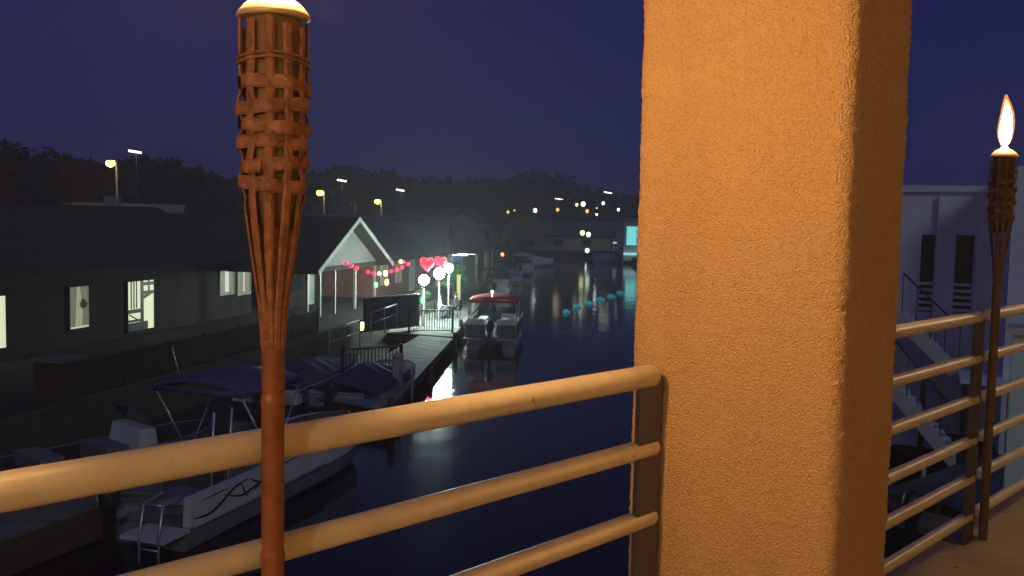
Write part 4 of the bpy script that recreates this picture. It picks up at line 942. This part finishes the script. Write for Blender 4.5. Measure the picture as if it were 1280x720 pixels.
# ------------------------------------------------------------------ trees
def tree(label, x, y, d, wd, m=M_LEAF, n=3200, leaf=0.28, name='tree', group='trees behind the houses'):
    p = far(x, y, d); root = thing(name, label, 'tree', (p.x, p.y, GZ), 0, group); h = p.z - GZ
    MB().tube([(0, 0, -0.3), (0.1, 0, h * 0.3), (0.0, 0.1, h * 0.6), (0.1, 0, h * 0.85)], [wd * 0.06, wd * 0.045, wd * 0.03, 0.04], 8).build('trunk', M_BARK, root)
    lm = MB()
    for k in range(6):
        a = k * 1.05; lm.tube([(0.05, 0.05, h * (0.35 + 0.05 * k)), (math.cos(a) * wd * 0.2, math.sin(a) * wd * 0.2, h * (0.5 + 0.05 * k)), (math.cos(a) * wd * 0.36, math.sin(a) * wd * 0.36, h * (0.58 + 0.05 * k))], [0.1, 0.07, 0.03], 6)
    lm.build('limbs', M_BARK, root)
    bl = []
    for k in range(16):
        a = random.random() * 6.28; rr_ = random.random() ** 0.6 * wd * 0.36; zz = h * random.uniform(0.42, 0.88)
        bl.append(((math.cos(a) * rr_, math.sin(a) * rr_, zz), wd * random.uniform(0.13, 0.22)))
    bl.append(((0, 0, h * 0.9), wd * 0.16))
    MB().leaves(bl, n, leaf).build('crown', m, root)
tree('tall dark tree at the left frame edge, highest on the skyline', 8, 178, 66, 9.5)
tree('broad dark tree just left of the tallest yellow lamp', 92, 196, 74, 8.5)
tree('rounded dark tree behind the pale floodlight on the left', 178, 193, 84, 8)
tree('dark tree right of the pale floodlight, before the torch basket', 236, 209, 86, 8)
tree('broad dark tree on the hill right of the torch basket', 438, 211, 125, 13, leaf=0.4)
tree('round crowned dark tree over the left half of the canal end', 664, 220, 172, 20, leaf=0.5, n=4200)
tree('small tree lit yellow by the amber lanterns at the far shore', 655, 272, 150, 9, mat('lamplit_foliage', (0.22, 0.17, 0.05), 0.8, var=0.4), n=1600, leaf=0.35)  # yellow lamplight is put into this leaf colour
wood = MB()
sil = [(-90, 190, 84), (-40, 186, 84), (0, 190, 82), (40, 196, 82), (90, 203, 84), (130, 201, 86), (170, 199, 90), (210, 205, 92), (250, 214, 94), (300, 219, 98), (340, 220, 104), (380, 220, 112), (410, 215, 120), (450, 216, 128), (490, 219, 136), (520, 221, 142), (560, 223, 150), (600, 226, 160), (640, 228, 172), (680, 228, 180), (720, 234, 184), (760, 239, 186), (800, 241, 186), (850, 243, 186), (910, 243, 186), (980, 245, 190), (1060, 246, 190), (1140, 248, 190), (1220, 248, 190), (1300, 248, 190)]
for (x, y, d), (x2, y2, d2) in zip(sil, sil[1:]):
    for k in (0, 0.5):
        for row in (0, 1):
            xx, yy, dd = x + (x2 - x) * k, y + (y2 - y) * k + random.uniform(-1, 4) + row * 6, d + (d2 - d) * k + 8 - row * 7
            p = far(xx + random.uniform(-6, 6), yy, dd); top = p.z; wd_ = dd * 0.045
            bl = [((p.x + random.uniform(-1, 1) * wd_ * 0.5, p.y + random.uniform(-2, 2), top - wd_ * random.uniform(0.15, 1.0)), wd_ * random.uniform(0.2, 0.36)) for _ in range(9)]
            bl += [((p.x + random.uniform(-1, 1) * wd_ * 0.6, p.y, GZ + random.uniform(0.4, 0.8) * (top - GZ) * 0.6), wd_ * 0.4) for _ in range(5)]
            wood.leaves(bl, 900, 0.0052 * dd, 0.85)
tag(wood.build('wood', M_LEAF, normals=False), 'dark wooded hill along the skyline behind the houses', 'woods', None, 'stuff')

# ------------------------------------------------------------------ blue white building on the right
rb0 = far(1128, 240, 24.0)
RD = Vector((0.92, -0.39, 0)).normalized()
bl_ = thing('waterfront_building', 'pale blue two storey building with tall openings behind the right railing', 'building', (rb0.x, rb0.y, 0), math.atan2(RD.y, RD.x))
def rcol(x):                                              # distance along the facade to picture column x
    a = ray(x, 360); return (rb0.y * a.x - rb0.x * a.y) / (RD.x * a.y - RD.y * a.x)
def rz(x, y): t = rcol(x); return far(x, y, rb0.y + RD.y * t).z
zt = rb0.z
def opening_wall(xs, z0_, z1_, zt_):                      # wall with two tall openings
    m = MB(); a = -3.0
    for l, r_ in xs:
        m.span((a, 0, 0.5), (l, 0.3, zt_)); m.span((l, 0, 0.5), (r_, 0.3, z0_)); m.span((l, 0, z1_), (r_, 0.3, zt_)); a = r_
    m.span((a, 0, 0.5), (rcol(1246), 0.3, zt_)); return m
ops = [(rcol(1149), rcol(1166)), (rcol(1192), rcol(1215))]
z1_, z0_ = rz(1200, 294), rz(1200, 392)
opening_wall(ops, z0_, z1_, zt).build('wall', M_BLUEWALL, bl_)
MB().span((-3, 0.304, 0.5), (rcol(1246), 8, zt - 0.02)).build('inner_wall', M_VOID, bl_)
MB().span((-3.1, -0.12, zt + 0.003), (rcol(1246), 8, zt + 0.16)).build('parapet', M_BLUETRIM, bl_)
for l, r_ in ops:
    s = MB(); zz = rz(1200, 352)
    for k in range(5):
        z = z0_ + (zz - z0_) * (k + 0.5) / 5; s.span((l + 0.003, 0.02, z - 0.035), (r_ - 0.003, 0.09, z + 0.035))
    s.build('balustrade', M_BLUETRIM, bl_)
for xx in (1168, 1217): MB().span((rcol(xx), -0.15, 0.5), (rcol(xx) + 0.13, -0.004, zt - 0.1)).build('pilaster', M_BLUETRIM, bl_)
x0 = rcol(1250)
MB().span((x0, -2.2, 0.5), (x0 + 6, 6, zt + 0.5)).build('wing', M_BLUETRIM, bl_)
MB().span((x0 + 0.5, -2.24, rz(1262, 400)), (x0 + 1.0, -2.204, rz(1262, 280))).build('window', M_VOID, bl_)
# outside stair in front of it
sx0, sx1 = rcol(1122), rcol(1212)
stp = thing('outside_stair', 'white outside staircase descending in front of the pale blue building', 'staircase', (rb0.x, rb0.y, 0), math.atan2(RD.y, RD.x))
def flight(xa, za, xb, zb, y):
    m = MB(); n = 11
    for i in range(n):
        x_ = xa + (xb - xa) * i / n; z_ = za + (zb - za) * i / n; m.span((x_, y, z_ - 0.05), (x_ + (xb - xa) / n + 0.03, y + 1.0, z_))
    m.build('treads', M_BLUETRIM, stp)
    for yy in (y - 0.09, y + 1.03): MB().prism([(xa, yy, za + 0.1), (xb, yy, zb + 0.1), (xb, yy, zb - 0.32), (xa, yy, za - 0.32)], (0, 0.06, 0)).build('stringer', M_WHITE, stp)
    for yy in (y - 0.06,):
        h_ = MB().tube([(xa, yy, za + 1.0), (xb, yy, zb + 1.0)], 0.022, 8).build('handrail', M_STEEL, stp)
        for k in range(5): MB().tube([(xa + (xb - xa) * k / 4, yy, za + (zb - za) * k / 4 + 0.1), (xa + (xb - xa) * k / 4, yy, za + (zb - za) * k / 4 + 1.0)], 0.014, 6).build('baluster', M_STEEL, h_)
flight(rcol(1130), 3.9, rcol(1200), 2.7, -1.5)
flight(rcol(1122), 2.5, rcol(1200), 0.9, -2.8)
MB().span((rcol(1200), -2.9, 2.6), (rcol(1200) + 1.1, -0.4, 2.7)).build('landing', M_BLUETRIM, stp)
for x_, y_ in ((rcol(1200) + 0.1, -2.8), (rcol(1200) + 1.0, -2.8), (rcol(1160), -1.4)): MB().span((x_ - 0.06, y_ - 0.06, 0.3), (x_ + 0.06, y_ + 0.06, 2.596)).build('stair_post', M_DARK, stp)
def rplant(label, x, y, h):
    p = far(x, y, 20.0); root = thing('potted_palm', label, 'plant', (p.x, p.y, p.z - h), 0, 'potted palms by the outside stair')
    MB().lathe([(0.13, 0), (0.19, 0.3), (0.17, 0.32)], 10).build('pot', M_DARK, root)
    m = MB()
    for k in range(9):
        a = k * 0.7; pr = None
        for i in range(6):
            u = i / 5; q_ = Vector((math.cos(a) * 0.42 * u, math.sin(a) * 0.42 * u, 0.3 + (h - 0.3) * (1 - (1 - u) ** 2) * (1 - 0.35 * u * u))); ta = Vector((-math.sin(a), math.cos(a), 0)) * 0.06 * (1 - u * 0.9)
            cur = m._v([q_ - ta, q_ + ta])
            if pr: m._f([pr[0], pr[1], cur[1], cur[0]])
            pr = cur
    m.build('fronds', M_LEAF, root)
# boat and poles at the foot
moored('dark covered boat at the foot of the outside staircase', 1150, 668, 0.3, R(50), 5.5, 2.1, M_NAVY, M_DARK, M_NAVY, None, True, 'boats under the right railing')
for lab, x, y0, y1 in (('taller white mooring pole beside the boat under the stair', 1152, 570, 640), ('shorter white mooring pole to the right under the stair', 1172, 610, 668)):
    p = at(x, y1, 0.0); zt_ = far(x, y0, p.y).z; root = thing('mooring_pole', lab, 'pole', (p.x, p.y, 0), 0, 'mooring poles under the right railing')
    MB().lathe([(0.045, -1), (0.045, zt_ - 0.05), (0.02, zt_)], 10).build('shaft', M_WHITE, root); MB().lathe([(0.06, zt_ * 0.5), (0.06, zt_ * 0.5 + 0.06)], 10).build('ring', M_ALU, root)
q = far(1274, 520, 15.5); root = thing('lit_column', 'pale mint column beyond the railing at the right frame edge', 'column', (q.x + 0.1, q.y, 0), R(-25))
box((0, 0, 2.2), (0.5, 0.5, 4.2)).build('shaft', mat('mint_paint', (0.55, 0.8, 0.72), 0.7, var=0.1), root); box((0, 0, 4.36), (0.66, 0.66, 0.12)).build('capital', M_WHITE, root)
